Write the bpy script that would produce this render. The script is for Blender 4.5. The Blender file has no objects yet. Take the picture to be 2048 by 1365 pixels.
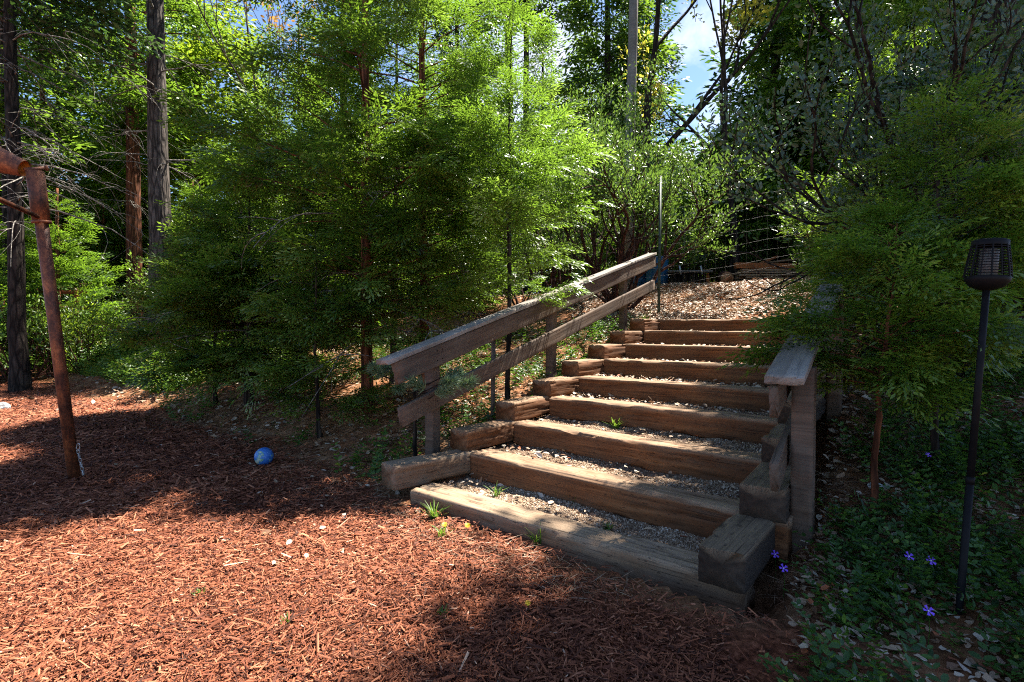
import bpy, math, random
import numpy as np
from math import radians, sin, cos, pi
rng = np.random.default_rng(7)
S = bpy.context.scene
COL = S.collection
W = bpy.data.worlds.new("World"); S.world = W; W.use_nodes = True

# ------------------------------------------------------------------ frame of the place
H = 1.336; F = 1053.2; PITCH = 0.0254
SUN_AZ, SUN_EL = radians(43), radians(60)          # from +X towards +Y
RISE, RUN, Z0 = 0.168, 0.625, 0.112
A, B = 0.7013, 0.6304
O2 = np.array([-0.7235, 3.889])
TD = np.array([cos(A), -sin(A)]); SD = np.array([sin(B), cos(B)])

def at(px, py, Y):
    u = (px - 1024) / F; v = (682.5 - py) / F
    c, s = cos(PITCH), sin(PITCH)
    d = np.array([u, c + v * s, v * c - s])
    k = Y / d[1]
    return np.array([0, 0, H]) + d * k

def st(s, t):
    p = O2 + SD * s + TD * t
    return p[0], p[1]

_M = np.linalg.inv(np.array([SD, TD]).T)
def to_st(x, y):
    dx = np.asarray(x, float) - O2[0]; dy = np.asarray(y, float) - O2[1]
    return _M[0, 0] * dx + _M[0, 1] * dy, _M[1, 0] * dx + _M[1, 1] * dy

def sm(a, b, x):
    t = np.clip((x - a) / (b - a), 0, 1)
    return t * t * (3 - 2 * t)

# ------------------------------------------------------------------ noise
def _h(i, j, k):
    n = (i * 374761393 + j * 668265263 + k * 1442695041) & 0xFFFFFFFF
    n = ((n ^ (n >> 13)) * 1274126177) & 0xFFFFFFFF
    n = n ^ (n >> 16)
    return (n & 0xFFFF) / 65535.0
def vn(x, y, z=0.0):
    x, y, z = np.broadcast_arrays(np.asarray(x, float), np.asarray(y, float), np.asarray(z, float))
    i = np.floor(x).astype(np.int64); j = np.floor(y).astype(np.int64); k = np.floor(z).astype(np.int64)
    fx, fy, fz = x - i, y - j, z - k
    fx = fx * fx * (3 - 2 * fx); fy = fy * fy * (3 - 2 * fy); fz = fz * fz * (3 - 2 * fz)
    r = 0
    for a in (0, 1):
        for b in (0, 1):
            for c in (0, 1):
                w = (fx if a else 1 - fx) * (fy if b else 1 - fy) * (fz if c else 1 - fz)
                r = r + w * _h(i + a, j + b, k + c)
    return r
def fbm(x, y, z=0.0, o=3):
    r = 0; a = 0.5; tot = 0
    for q in range(o):
        r = r + a * vn(np.asarray(x) * 2 ** q + 17 * q, np.asarray(y) * 2 ** q + 5 * q, np.asarray(z) * 2 ** q); tot += a; a *= .5
    return r / tot

def terr(x, y):
    x = np.asarray(x, float); y = np.asarray(y, float)
    s, t = to_st(x, y)
    n = fbm(x * .6, y * .6, 3.3) - .5
    m = .255 + .19 * sm(-3.0, -8.0, x)
    e = s + n * .5 * sm(-.3, .8, s) * sm(.3, -.3, t) 
    up = np.where(e > 0, e * e / (e + .25), 0)
    low = np.minimum(up, 5.3)
    z = m * low + .27 * np.clip(up - 5.3, 0, 3.3) + .06 * np.clip(up - 8.6, 0, 66)
    z = z + n * .16 * sm(.2, 1.5, s) + (fbm(x * 3, y * 3) - .5) * .05 * sm(.1, .6, s)
    z = z + (fbm(x * 1.5, y * 1.5, 9) - .5) * .05 * sm(.1, -.3, s)
    z = z + (.012 + .03 * sm(.9, 2.4, t)) * sm(-.55, -.1, s) * sm(.12, 0, s) * sm(-.4, .2, t)
    # the cut in which the steps are laid
    cut = sm(-.12, .1, t) * sm(2.55, 2.3, t) * sm(.0, .12, s) * sm(5.6, 5.2, s)
    zs = Z0 - .21 + RISE * np.clip(s / RUN, 0, 8.4) - .14
    z = z * (1 - cut) + np.minimum(z, zs) * cut
    return z

# ------------------------------------------------------------------ mesh helpers
def mesh_obj(name, V, faces_q=None, faces_t=None, v=None, mat=None, smooth=False):
    V = np.asarray(V, np.float32).reshape(-1, 3)
    me = bpy.data.meshes.new(name)
    nq = 0 if faces_q is None else len(faces_q); nt = 0 if faces_t is None else len(faces_t)
    loops = []
    if nq: loops.append(np.asarray(faces_q, np.int32).ravel())
    if nt: loops.append(np.asarray(faces_t, np.int32).ravel())
    L = np.concatenate(loops)
    starts = np.concatenate([np.arange(nq) * 4, nq * 4 + np.arange(nt) * 3]).astype(np.int32)
    me.vertices.add(len(V)); me.vertices.foreach_set('co', V.ravel())
    me.loops.add(len(L)); me.loops.foreach_set('vertex_index', L)
    me.polygons.add(nq + nt); me.polygons.foreach_set('loop_start', starts)
    if smooth: me.polygons.foreach_set('use_smooth', np.ones(nq + nt, bool))
    if v is not None:
        at_ = me.attributes.new('v', 'FLOAT', 'POINT'); at_.data.foreach_set('value', np.asarray(v, np.float32).ravel())
    me.update(calc_edges=True)
    if mat: me.materials.append(mat)
    ob = bpy.data.objects.new(name, me); COL.objects.link(ob)
    return ob

def quads_obj(name, Q, v, mat):
    Q = np.asarray(Q, np.float32).reshape(-1, 4, 3)
    n = len(Q)
    return mesh_obj(name, Q.reshape(-1, 3), np.arange(n * 4).reshape(-1, 4), None, np.repeat(v, 4), mat)

class MB:
    def __init__(s): s.V = []; s.q = []; s.t = []; s.n = 0
    def add(s, V, q=None, t=None):
        V = np.asarray(V, float).reshape(-1, 3); s.V.append(V)
        if q is not None and len(q): s.q.append(np.asarray(q) + s.n)
        if t is not None and len(t): s.t.append(np.asarray(t) + s.n)
        s.n += len(V)
    def join(s, o):
        for k in o.q: s.q.append(k + s.n)
        for k in o.t: s.t.append(k + s.n)
        s.V += o.V; s.n += o.n
        return s
    def tube(s, P, R, n=8, cap=True):
        P = np.asarray(P, float); m = len(P); R = np.broadcast_to(np.asarray(R, float), (m,))
        T = np.gradient(P, axis=0); T /= np.linalg.norm(T, axis=1)[:, None] + 1e-9
        up = np.array([0, 0, 1.]) if abs(T[:, 2]).mean() < .8 else np.array([1., 0, 0])
        X = np.cross(T, up); X /= np.linalg.norm(X, axis=1)[:, None] + 1e-9
        Y = np.cross(T, X)
        a = np.arange(n) * 2 * pi / n
        ring = P[:, None] + R[:, None, None] * (np.cos(a)[None, :, None] * X[:, None] + np.sin(a)[None, :, None] * Y[:, None])
        V = ring.reshape(-1, 3)
        i = np.arange(m - 1)[:, None] * n; j = np.arange(n)[None]; k = (j + 1) % n
        q = np.stack([i + j, i + k, i + n + k, i + n + j], -1).reshape(-1, 4)
        t = None
        if cap:
            V = np.concatenate([V, P[:1], P[-1:]])
            jj = np.arange(n); kk = (jj + 1) % n
            t = np.concatenate([np.stack([kk, jj, np.full(n, m * n)], -1), np.stack([(m - 1) * n + jj, (m - 1) * n + kk, np.full(n, m * n + 1)], -1)])
        s.add(V, q, t)
    def box(s, o, ax, ay, az):
        o, ax, ay, az = map(lambda q: np.asarray(q, float), (o, ax, ay, az))
        V = [o + ax * i + ay * j + az * k for k in (0, 1) for j in (0, 1) for i in (0, 1)]
        s.add(V, [[0, 2, 3, 1], [4, 5, 7, 6], [0, 1, 5, 4], [2, 6, 7, 3], [0, 4, 6, 2], [1, 3, 7, 5]])
    def lathe(s, prof, n=24, o=(0, 0, 0)):
        prof = np.asarray(prof, float); m = len(prof); a = np.arange(n) * 2 * pi / n
        V = np.stack([prof[:, None, 0] * np.cos(a), prof[:, None, 0] * np.sin(a), np.repeat(prof[:, 1:2], n, 1)], -1).reshape(-1, 3) + np.asarray(o)
        i = np.arange(m - 1)[:, None] * n; j = np.arange(n)[None]; k = (j + 1) % n
        s.add(V, np.stack([i + j, i + k, i + n + k, i + n + j], -1).reshape(-1, 4))
    def obj(s, name, mat, parent=None, smooth=False, v=None):
        V = np.concatenate(s.V)
        ob = mesh_obj(name, V, np.concatenate(s.q) if s.q else None, np.concatenate(s.t) if s.t else None, v, mat, smooth)
        if parent: ob.parent = parent
        return ob

def tag(o, label=None, cat=None, group=None, kind=None):
    if label: o['label'] = label
    if cat: o['category'] = cat
    if group: o['group'] = group
    if kind: o['kind'] = kind
    return o
def empty(name, loc, label, cat, group=None, rz=0):
    o = bpy.data.objects.new(name, None); COL.objects.link(o); o.empty_display_size = .1
    o.location = [float(q) for q in loc]; o.rotation_euler = (0, 0, rz)
    return tag(o, label, cat, group)
def under(child, root):              # child in world coordinates -> part of an unrotated root
    child.parent = root; child.location = child.location - root.location
    return child
def copy_tree(o, loc, rz=0, sc=1.0, label=None, group=None):
    r = o.copy(); COL.objects.link(r)
    r.location = [float(q) for q in loc]; r.rotation_euler = (0, 0, rz); r.scale = (sc, sc, sc)
    if label: r['label'] = label
    if group: r['group'] = group
    for c in list(o.children):
        d = c.copy(); COL.objects.link(d); d.parent = r
        for g in list(c.children):
            e = g.copy(); COL.objects.link(e); e.parent = d
    return r

# ------------------------------------------------------------------ materials
def new_mat(name):
    m = bpy.data.materials.new(name); m.use_nodes = True
    nt = m.node_tree
    for n in list(nt.nodes):
        if n.type != 'OUTPUT_MATERIAL': nt.nodes.remove(n)
    out = [n for n in nt.nodes if n.type == 'OUTPUT_MATERIAL'][0]
    return m, nt, out
def node(nt, typ, **kw):
    n = nt.nodes.new(typ)
    for k, v in kw.items():
        if k.startswith('i_'): n.inputs[k[2:].replace('_', ' ')].default_value = v
        else: setattr(n, k, v)
    return n
def ramp(nt, fac, stops, interp='LINEAR'):
    r = nt.nodes.new('ShaderNodeValToRGB'); cr = r.color_ramp; cr.interpolation = interp
    while len(cr.elements) < len(stops): cr.elements.new(.5)
    for e, (p, c) in zip(cr.elements, stops):
        e.position = p; e.color = (*c, 1) if len(c) == 3 else c
    nt.links.new(fac, r.inputs[0])
    return r.outputs[0]
def mixc(nt, f, a, b, mode='MIX'):
    m = nt.nodes.new('ShaderNodeMix'); m.data_type = 'RGBA'; m.blend_type = mode
    for s, x in ((m.inputs[0], f), (m.inputs[6], a), (m.inputs[7], b)):
        if hasattr(x, 'is_output'): nt.links.new(x, s)
        else: s.default_value = x if isinstance(x, float) else (*x, 1)
    return m.outputs[2]
def noise(nt, scale, detail=4, rough=.55, sc=(1, 1, 1), coord='Object', dist=0.0):
    tc = nt.nodes.new('ShaderNodeTexCoord'); mp = nt.nodes.new('ShaderNodeMapping'); mp.inputs['Scale'].default_value = sc
    nt.links.new(tc.outputs[coord], mp.inputs[0])
    n = node(nt, 'ShaderNodeTexNoise', i_Scale=scale, i_Detail=detail, i_Roughness=rough, i_Distortion=dist)
    nt.links.new(mp.outputs[0], n.inputs['Vector'])
    return n.outputs[0]
def voro(nt, scale, sc=(1, 1, 1), feat='F1', coord='Object', out='Distance'):
    tc = nt.nodes.new('ShaderNodeTexCoord'); mp = nt.nodes.new('ShaderNodeMapping'); mp.inputs['Scale'].default_value = sc
    nt.links.new(tc.outputs[coord], mp.inputs[0])
    n = node(nt, 'ShaderNodeTexVoronoi', i_Scale=scale, feature=feat)
    nt.links.new(mp.outputs[0], n.inputs['Vector'])
    return n.outputs[out]
def finish(nt, out, col, rough=.8, bump=None, bstr=.5, bdist=.01, spec=.3, metal=0):
    p = node(nt, 'ShaderNodeBsdfPrincipled')
    p.inputs['Roughness'].default_value = rough; p.inputs['Specular IOR Level'].default_value = spec; p.inputs['Metallic'].default_value = metal
    if hasattr(col, 'is_output'): nt.links.new(col, p.inputs['Base Color'])
    else: p.inputs['Base Color'].default_value = (*col, 1)
    if bump is not None:
        b = node(nt, 'ShaderNodeBump', i_Strength=bstr, i_Distance=bdist)
        nt.links.new(bump, b.inputs['Height']); nt.links.new(b.outputs[0], p.inputs['Normal'])
    nt.links.new(p.outputs[0], out.inputs[0])
    return p
def attr(nt):
    return node(nt, 'ShaderNodeAttribute', attribute_name='v').outputs['Fac']

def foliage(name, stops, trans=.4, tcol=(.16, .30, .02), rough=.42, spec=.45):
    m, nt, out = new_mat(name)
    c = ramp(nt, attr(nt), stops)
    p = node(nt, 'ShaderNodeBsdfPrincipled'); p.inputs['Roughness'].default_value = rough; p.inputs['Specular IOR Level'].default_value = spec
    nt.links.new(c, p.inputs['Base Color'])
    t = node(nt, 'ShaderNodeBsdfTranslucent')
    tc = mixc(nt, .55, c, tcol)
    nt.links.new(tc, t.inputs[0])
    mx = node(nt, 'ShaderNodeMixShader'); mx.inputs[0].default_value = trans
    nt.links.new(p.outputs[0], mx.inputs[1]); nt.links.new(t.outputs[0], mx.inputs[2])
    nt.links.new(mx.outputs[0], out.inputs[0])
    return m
def bark(name, dark, mid, light, scale=9, zs=.22, depth=.03):
    m, nt, out = new_mat(name)
    n1 = noise(nt, scale, 6, .65, (1, 1, zs)); n2 = noise(nt, scale * 3.3, 5, .6, (1, 1, zs * 1.4))
    v = voro(nt, scale * 1.3, (1, 1, zs * .9), 'DISTANCE_TO_EDGE')
    vc = ramp(nt, v, [(0, (0, 0, 0)), (.22, (1, 1, 1))])
    c = ramp(nt, n1, [(.25, dark), (.5, mid), (.75, light)])
    c = mixc(nt, .75, c, vc, 'MULTIPLY')
    c2 = ramp(nt, n2, [(.3, (.55, .55, .55)), (.7, (1.25, 1.2, 1.15))])
    c = mixc(nt, 1.0, c, c2, 'MULTIPLY')
    b = mixc(nt, .5, vc, n2)
    finish(nt, out, c, .9, b, 1.0, depth, .15)
    return m
def wood(name, cols, crack=.5, slits=True, grey=(.2, .19, .18), greyf=.3, rough=.85, top=None):
    m, nt, out = new_mat(name)
    g = noise(nt, 7, 6, .6, (.18, 4, 4), dist=.3)
    g2 = noise(nt, 30, 4, .6, (.06, 4, 4))
    blot = noise(nt, 2.6, 5, .65, (.7, 1.3, 1.3))
    c = ramp(nt, g, [(.2, cols[0]), (.5, cols[1]), (.8, cols[2])])
    c = mixc(nt, ramp(nt, blot, [(.38, (0, 0, 0)), (.66, (greyf,) * 3)]), c, grey)
    ck = ramp(nt, g2, [(.3, (.18, .16, .15)), (.43, (1, 1, 1))])
    c = mixc(nt, crack, c, ck, 'MULTIPLY')
    big = noise(nt, 1.1, 4, .6, (1, 1, 1))
    c = mixc(nt, 1.0, c, ramp(nt, big, [(.3, (.62, .58, .55)), (.7, (1.2, 1.16, 1.1))]), 'MULTIPLY')
    if top:                                        # paler upper faces: bleaching, dust, and sunlight on the tops put into the colour
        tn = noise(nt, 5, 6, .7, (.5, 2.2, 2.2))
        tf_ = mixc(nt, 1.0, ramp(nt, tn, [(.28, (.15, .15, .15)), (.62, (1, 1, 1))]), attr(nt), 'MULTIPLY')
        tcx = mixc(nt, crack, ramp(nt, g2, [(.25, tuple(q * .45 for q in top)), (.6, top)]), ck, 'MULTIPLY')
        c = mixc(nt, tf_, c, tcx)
    if slits:
        v = voro(nt, 1, (15, 44, 44))
        sl = ramp(nt, v, [(.12, (.2, .2, .2)), (.22, (1, 1, 1))])
        c = mixc(nt, .7, c, sl, 'MULTIPLY')
    finish(nt, out, c, rough, mixc(nt, .5, g, g2), .8, .006, .2)
    return m

M = {}
M['cedar'] = foliage('cedar foliage', [(0, (.022, .05, .008)), (.4, (.07, .145, .016)), (.75, (.15, .24, .03)), (1, (.26, .33, .07))], .46, (.27, .45, .03), .36, .6)
M['cedar_dark'] = foliage('deep cedar foliage', [(0, (.018, .042, .009)), (.4, (.055, .115, .017)), (.75, (.14, .22, .035)), (1, (.25, .31, .09))], .44, (.25, .41, .02), .36, .6)
M['fir'] = foliage('fir foliage', [(0, (.012, .03, .012)), (.5, (.03, .07, .022)), (1, (.08, .14, .04))], .34, (.12, .25, .03))
M['yellowish'] = foliage('sunny conifer foliage', [(0, (.05, .09, .01)), (.5, (.12, .2, .02)), (1, (.22, .3, .04))], .55, (.38, .5, .02))
M['far'] = foliage('lively conifer foliage', [(0, (.03, .065, .01)), (.5, (.08, .16, .02)), (1, (.16, .25, .035))], .52, (.26, .44, .02))
M['manz'] = foliage('manzanita leaves', [(0, (.03, .07, .014)), (.5, (.08, .16, .03)), (.9, (.17, .26, .05)), (1, (.2, .13, .05))], .38, (.2, .32, .03), .35, .5)
M['greyleaf'] = foliage('grey green round leaves', [(0, (.03, .05, .032)), (.6, (.065, .10, .065)), (1, (.12, .17, .11))], .34, (.14, .3, .03), .33, .55)
M['yellowleaf'] = foliage('fresh yellow leaves', [(0, (.22, .22, .03)), (1, (.5, .46, .06))], .5, (.6, .55, .05), .5, .3)
M['rustleaf'] = foliage('rusty leaves', [(0, (.16, .09, .03)), (1, (.42, .22, .08))], .45, (.5, .28, .06), .5, .3)
M['peri'] = foliage('periwinkle leaves', [(0, (.016, .042, .008)), (.5, (.04, .095, .016)), (.9, (.10, .18, .025)), (1, (.24, .25, .03))], .3, (.16, .32, .02), .4, .3)
M['needle'] = foliage('pine needles', [(0, (.06, .11, .05)), (1, (.22, .3, .18))], .3, (.2, .34, .08), .35, .5)
M['grass'] = foliage('grass blades', [(0, (.05, .11, .015)), (1, (.17, .27, .04))], .4, (.25, .4, .03))
M['bark_grey'] = bark('grey fir bark', (.03, .024, .02), (.10, .082, .07), (.19, .165, .145), 8)
M['bark_red'] = bark('red cedar bark', (.05, .02, .011), (.19, .07, .035), (.30, .13, .07), 9, .12)
M['bark_dark'] = bark('dark bark', (.012, .01, .009), (.04, .03, .024), (.09, .07, .055), 9)
M['bark_manz'] = bark('manzanita bark', (.03, .012, .009), (.08, .032, .022), (.13, .065, .05), 14, .2, .005)
M['twig'] = bark('bare grey twigs', (.12, .105, .09), (.26, .235, .205), (.4, .37, .33), 14, .3, .004)
M['pole'] = wood('pole wood', [(.10, .095, .09), (.18, .17, .16), (.28, .27, .25)], .5, False)
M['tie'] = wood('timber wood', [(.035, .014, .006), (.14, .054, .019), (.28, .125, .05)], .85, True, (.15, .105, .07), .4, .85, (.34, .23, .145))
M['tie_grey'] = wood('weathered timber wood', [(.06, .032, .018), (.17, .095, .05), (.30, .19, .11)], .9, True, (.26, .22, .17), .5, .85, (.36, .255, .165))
M['tie_dark'] = wood('dark shaded timber wood', [(.018, .013, .01), (.045, .032, .024), (.09, .06, .04)], .8, False, (.07, .055, .045), .4, .85, (.24, .165, .10))  # right side timbers: shaded dark faces and sunlit tan top painted in the colour
M['rail'] = wood('handrail wood', [(.05, .033, .024), (.11, .076, .055), (.18, .128, .095)], .6, False, (.15, .13, .112), .5)
M['cap'] = wood('bleached cap wood', [(.11, .095, .085), (.22, .195, .17), (.34, .31, .28)], .75, False, (.33, .31, .29), .6)
M['lumber'] = wood('pale lumber', [(.22, .12, .06), (.38, .24, .14), (.5, .36, .24)], .3, False, (.35, .3, .25), .4)
M['lumber_orange'] = wood('orange beam wood', [(.25, .08, .025), (.40, .14, .05), (.5, .2, .08)], .3, False, (.3, .14, .07), .3)

m, nt, out = new_mat('mulch chips'); c = ramp(nt, attr(nt), [(0, (.03, .010, .005)), (.26, (.115, .031, .013)), (.58, (.28, .088, .038)), (.86, (.42, .18, .095)), (1, (.54, .34, .22))])
finish(nt, out, c, .75, noise(nt, 60, 3), .4, .004, .25); M['chips'] = m
m, nt, out = new_mat('fallen leaves'); c = ramp(nt, attr(nt), [(0, (.08, .035, .018)), (.3, (.20, .10, .05)), (.6, (.36, .25, .16)), (.85, (.5, .42, .33)), (1, (.36, .10, .035))])
finish(nt, out, c, .6, noise(nt, 60, 3), .4, .004, .35); M['litter'] = m
m, nt, out = new_mat('gravel stones'); c = ramp(nt, attr(nt), [(0, (.10, .052, .026)), (.4, (.22, .14, .08)), (.8, (.42, .315, .215)), (1, (.62, .53, .42))])
finish(nt, out, c, .8, noise(nt, 90, 3), .3, .003, .3); M['gravel'] = m
m, nt, out = new_mat('gravel bed'); c = ramp(nt, noise(nt, 28, 6, .7), [(.3, (.06, .034, .02)), (.5, (.15, .09, .055)), (.7, (.27, .20, .14))])
finish(nt, out, c, .9, noise(nt, 55, 5, .7), 1, .012, .2); M['bed'] = m

# ground: reddish mulch on the flat, needle litter and soil on the bank
m, nt, out = new_mat('forest floor')
a_ = attr(nt)
n1 = noise(nt, 1.3, 6, .65); n2 = noise(nt, 26, 6, .7); n3 = noise(nt, 7, 5, .6)
mul = ramp(nt, n2, [(.3, (.04, .012, .006)), (.5, (.15, .045, .022)), (.72, (.30, .11, .06))])
soil = ramp(nt, n3, [(.3, (.07, .032, .016)), (.48, (.19, .08, .035)), (.7, (.34, .15, .07))])
dry = ramp(nt, n3, [(.3, (.10, .045, .022)), (.5, (.25, .13, .065)), (.7, (.40, .26, .15))])
far = mixc(nt, ramp(nt, n1, [(.42, (0, 0, 0)), (.6, (1, 1, 1))]), soil, dry)
c = mixc(nt, a_, mul, far)
c = mixc(nt, .8, c, ramp(nt, n2, [(.3, (.35, .33, .3)), (.6, (1.2, 1.15, 1.1))]), 'MULTIPLY')
finish(nt, out, c, .95, n2, 1, .03, .1); M['ground'] = m

m, nt, out = new_mat('rusty steel')
c = ramp(nt, noise(nt, 11, 7, .7, (1, 1, .45)), [(.34, (.03, .014, .010)), (.46, (.11, .04, .022)), (.56, (.20, .068, .03)), (.66, (.36, .13, .05))])
c = mixc(nt, .6, c, ramp(nt, noise(nt, 48, 4, .7), [(.4, (.45, .4, .38)), (.55, (1.1, 1.05, 1))]), 'MULTIPLY')
finish(nt, out, c, .62, noise(nt, 70, 4), .3, .003, .4, .25); M['rust'] = m
m, nt, out = new_mat('sunlit rust inside pipe')
c = ramp(nt, noise(nt, 20, 4), [(.3, (.38, .10, .015)), (.7, (.75, .28, .04))])  # rust brightened to orange, sun falling into the pipe is in the colour
finish(nt, out, c, .6, None); M['rust_sunlit'] = m
m, nt, out = new_mat('black plastic'); finish(nt, out, ramp(nt, noise(nt, 14, 4), [(.3, (.004, .004, .0045)), (.7, (.009, .009, .01))]), .6, noise(nt, 120, 2), .1, .001, .12); M['black'] = m
m, nt, out = new_mat('frosted plastic lens'); finish(nt, out, ramp(nt, noise(nt, 14, 4), [(.3, (.10, .095, .085)), (.7, (.17, .16, .14))]), .5, None); M['lens'] = m
m, nt, out = new_mat('blue plastic'); finish(nt, out, ramp(nt, noise(nt, 3, 5), [(.3, (.012, .075, .17)), (.7, (.02, .12, .25))]), .45, noise(nt, 30, 3), .1, .004, .4); M['blue'] = m
m, nt, out = new_mat('galvanised steel'); finish(nt, out, ramp(nt, noise(nt, 20, 4), [(.3, (.30, .30, .30)), (.7, (.55, .55, .54))]), .4, None, metal=.6); M['steel'] = m
m, nt, out = new_mat('old fence wire'); finish(nt, out, ramp(nt, noise(nt, 20, 4), [(.3, (.10, .095, .09)), (.7, (.20, .19, .18))]), .6, None); M['wire'] = m
m, nt, out = new_mat('green painted steel'); finish(nt, out, ramp(nt, noise(nt, 20, 4), [(.3, (.02, .035, .024)), (.7, (.05, .07, .05))]), .55, None); M['postgreen'] = m
m, nt, out = new_mat('red stained wood'); finish(nt, out, ramp(nt, noise(nt, 6, 5, .6, (1, 1, .3)), [(.3, (.24, .05, .018)), (.7, (.42, .11, .045))]), .8, noise(nt, 40, 3), .3, .004); M['redwood'] = m
m, nt, out = new_mat('grey stone'); finish(nt, out, ramp(nt, noise(nt, 9, 6, .7), [(.3, (.12, .12, .12)), (.7, (.36, .35, .34))]), .85, noise(nt, 16, 6), .6, .01); M['stone'] = m
m, nt, out = new_mat('white stone'); finish(nt, out, ramp(nt, noise(nt, 9, 6, .7), [(.3, (.5, .5, .5)), (.7, (.75, .75, .74))]), .8, noise(nt, 16, 6), .5, .01); M['white'] = m
m, nt, out = new_mat('pine cone scales'); finish(nt, out, ramp(nt, noise(nt, 30, 4), [(.3, (.05, .025, .015)), (.7, (.16, .085, .05))]), .8, None); M['cone'] = m
m, nt, out = new_mat('violet petals'); finish(nt, out, ramp(nt, noise(nt, 20, 3), [(.3, (.16, .05, .55)), (.7, (.25, .10, .75))]), .5, None); M['violet'] = m
m, nt, out = new_mat('yellow petals'); finish(nt, out, ramp(nt, noise(nt, 30, 3), [(.3, (.7, .42, .01)), (.7, (.85, .6, .02))]), .5, None); M['yellow'] = m
m, nt, out = new_mat('log end grain')
c = ramp(nt, noise(nt, 14, 5), [(.3, (.28, .13, .06)), (.7, (.5, .28, .14))]); finish(nt, out, c, .8, None); M['endgrain'] = m
# the ball: blue sea with pale and green patches
m, nt, out = new_mat('printed ball')
c = ramp(nt, noise(nt, 13, 5, .6), [(.0, (.015, .09, .36)), (.54, (.03, .14, .46)), (.57, (.10, .28, .16)), (.64, (.5, .52, .36))], 'LINEAR')
c = mixc(nt, ramp(nt, noise(nt, 60, 3), [(.45, (0, 0, 0)), (.7, (.5, .5, .5))]), c, (.10, .28, .62))
finish(nt, out, c, .4, None, spec=.5); M['ball'] = m

# ------------------------------------------------------------------ camera, sun, sky
cam = bpy.data.cameras.new('camera'); co = bpy.data.objects.new('camera', cam); COL.objects.link(co)
cam.sensor_width = 36; cam.lens = F / 2048 * 36; cam.clip_start = .05; cam.clip_end = 2000
co.location = (0, 0, H); co.rotation_euler = (pi / 2 - PITCH, 0, 0); S.camera = co
ld = bpy.data.lights.new('sun', 'SUN'); lo = bpy.data.objects.new('sun', ld); COL.objects.link(lo)
ld.energy = 5.0; ld.angle = radians(.53); ld.color = (1, .95, .86)
sd = np.array([cos(SUN_EL) * cos(SUN_AZ), cos(SUN_EL) * sin(SUN_AZ), sin(SUN_EL)])
from mathutils import Vector, Matrix
lo.rotation_euler = Vector(sd).to_track_quat('Z', 'Y').to_euler(); lo.location = (8, 10, 20)
nt = W.node_tree; nt.nodes.clear()
wo = nt.nodes.new('ShaderNodeOutputWorld'); bg = nt.nodes.new('ShaderNodeBackground')
sky = nt.nodes.new('ShaderNodeTexSky'); sky.sky_type = 'NISHITA'; sky.sun_disc = False
sky.sun_elevation = SUN_EL; sky.sun_rotation = pi / 2 - SUN_AZ; sky.ozone_density = 3.0; sky.altitude = 1200; sky.air_density = .8; sky.dust_density = .3
tc = nt.nodes.new('ShaderNodeTexCoord')
cn = node(nt, 'ShaderNodeTexNoise', i_Scale=3.4, i_Detail=7.0, i_Roughness=.6); nt.links.new(tc.outputs['Generated'], cn.inputs['Vector'])
vd = nt.nodes.new('ShaderNodeVectorMath'); vd.operation = 'DISTANCE'; nt.links.new(tc.outputs['Generated'], vd.inputs[0])
_cd = at(1395, 120, 1.0) - np.array([0, 0, H]); _cd /= np.linalg.norm(_cd); vd.inputs[1].default_value = [float(q) for q in _cd]
near = ramp(nt, vd.outputs['Value'], [(.08, (1, 1, 1)), (.55, (0, 0, 0))])
cf = mixc(nt, 1.0, ramp(nt, cn.outputs[0], [(.40, (0, 0, 0)), (.60, (1, 1, 1))]), near, 'MULTIPLY')
skyc = mixc(nt, 1.0, sky.outputs[0], (1.0, .98, .97), 'MULTIPLY')
mc = mixc(nt, cf, skyc, (4.6, 4.6, 4.6))
nt.links.new(mc, bg.inputs[0]); bg.inputs[1].default_value = .075
nt.links.new(bg.outputs[0], wo.inputs[0])
S.view_settings.view_transform = 'Standard'; S.view_settings.look = 'None'; S.view_settings.exposure = 2.15; S.view_settings.gamma = 1
S.cycles.max_bounces = 8; S.cycles.diffuse_bounces = 5; S.cycles.glossy_bounces = 2; S.cycles.transmission_bounces = 7
S.cycles.use_denoising = False; S.cycles.filter_width = 1.1; S.cycles.sample_clamp_indirect = 6.0

# ------------------------------------------------------------------ terrain
u = np.linspace(-1, 1, 340); gx = np.sinh(u * 4.2) / np.sinh(4.2) * 140
w = np.linspace(0, 1, 340); gy = 3.0 + np.sinh((w * 1.35 - .35) * 4.0) / np.sinh(4.0) * 170
GX, GY = np.meshgrid(gx, gy)
GZ = terr(GX, GY)
s_, t_ = to_st(GX, GY)
mask = sm(-.25, .35, s_ + (fbm(GX * 1.2, GY * 1.2, 2) - .5) * .9) 
mask = np.maximum(mask, sm(2.3, 3.2, t_ + (fbm(GX * 2, GY * 2, 4) - .5) * .6) * sm(-1.2, -.5, s_))
n = len(gx); i = np.arange(len(gy) - 1)[:, None] * n; j = np.arange(n - 1)[None]
qf = np.stack([i + j, i + j + 1, i + n + j + 1, i + n + j], -1).reshape(-1, 4)
g = mesh_obj('ground', np.stack([GX, GY, GZ], -1).reshape(-1, 3), qf, None, mask.ravel(), M['ground'], True)
tag(g, kind='structure')

def rot_basis(d, up):
    d = d / (np.linalg.norm(d, axis=-1, keepdims=True) + 1e-9)
    y = np.cross(up, d); y /= np.linalg.norm(y, axis=-1, keepdims=True) + 1e-9
    z = np.cross(d, y)
    return np.stack([d, y, z], -1)          # columns
def inst(T, pos, R, sc):
    # T (K,V,3) -> (N,K,V,3)
    return np.einsum('nij,kvj->nkvi', R, T) * sc[:, None, None, None] + pos[:, None, None, :]
def rand_dirs(n, r=rng):
    a = r.uniform(0, 2 * pi, n); z = r.uniform(-1, 1, n); q = np.sqrt(1 - z * z)
    return np.stack([q * np.cos(a), q * np.sin(a), z], -1)

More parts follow.
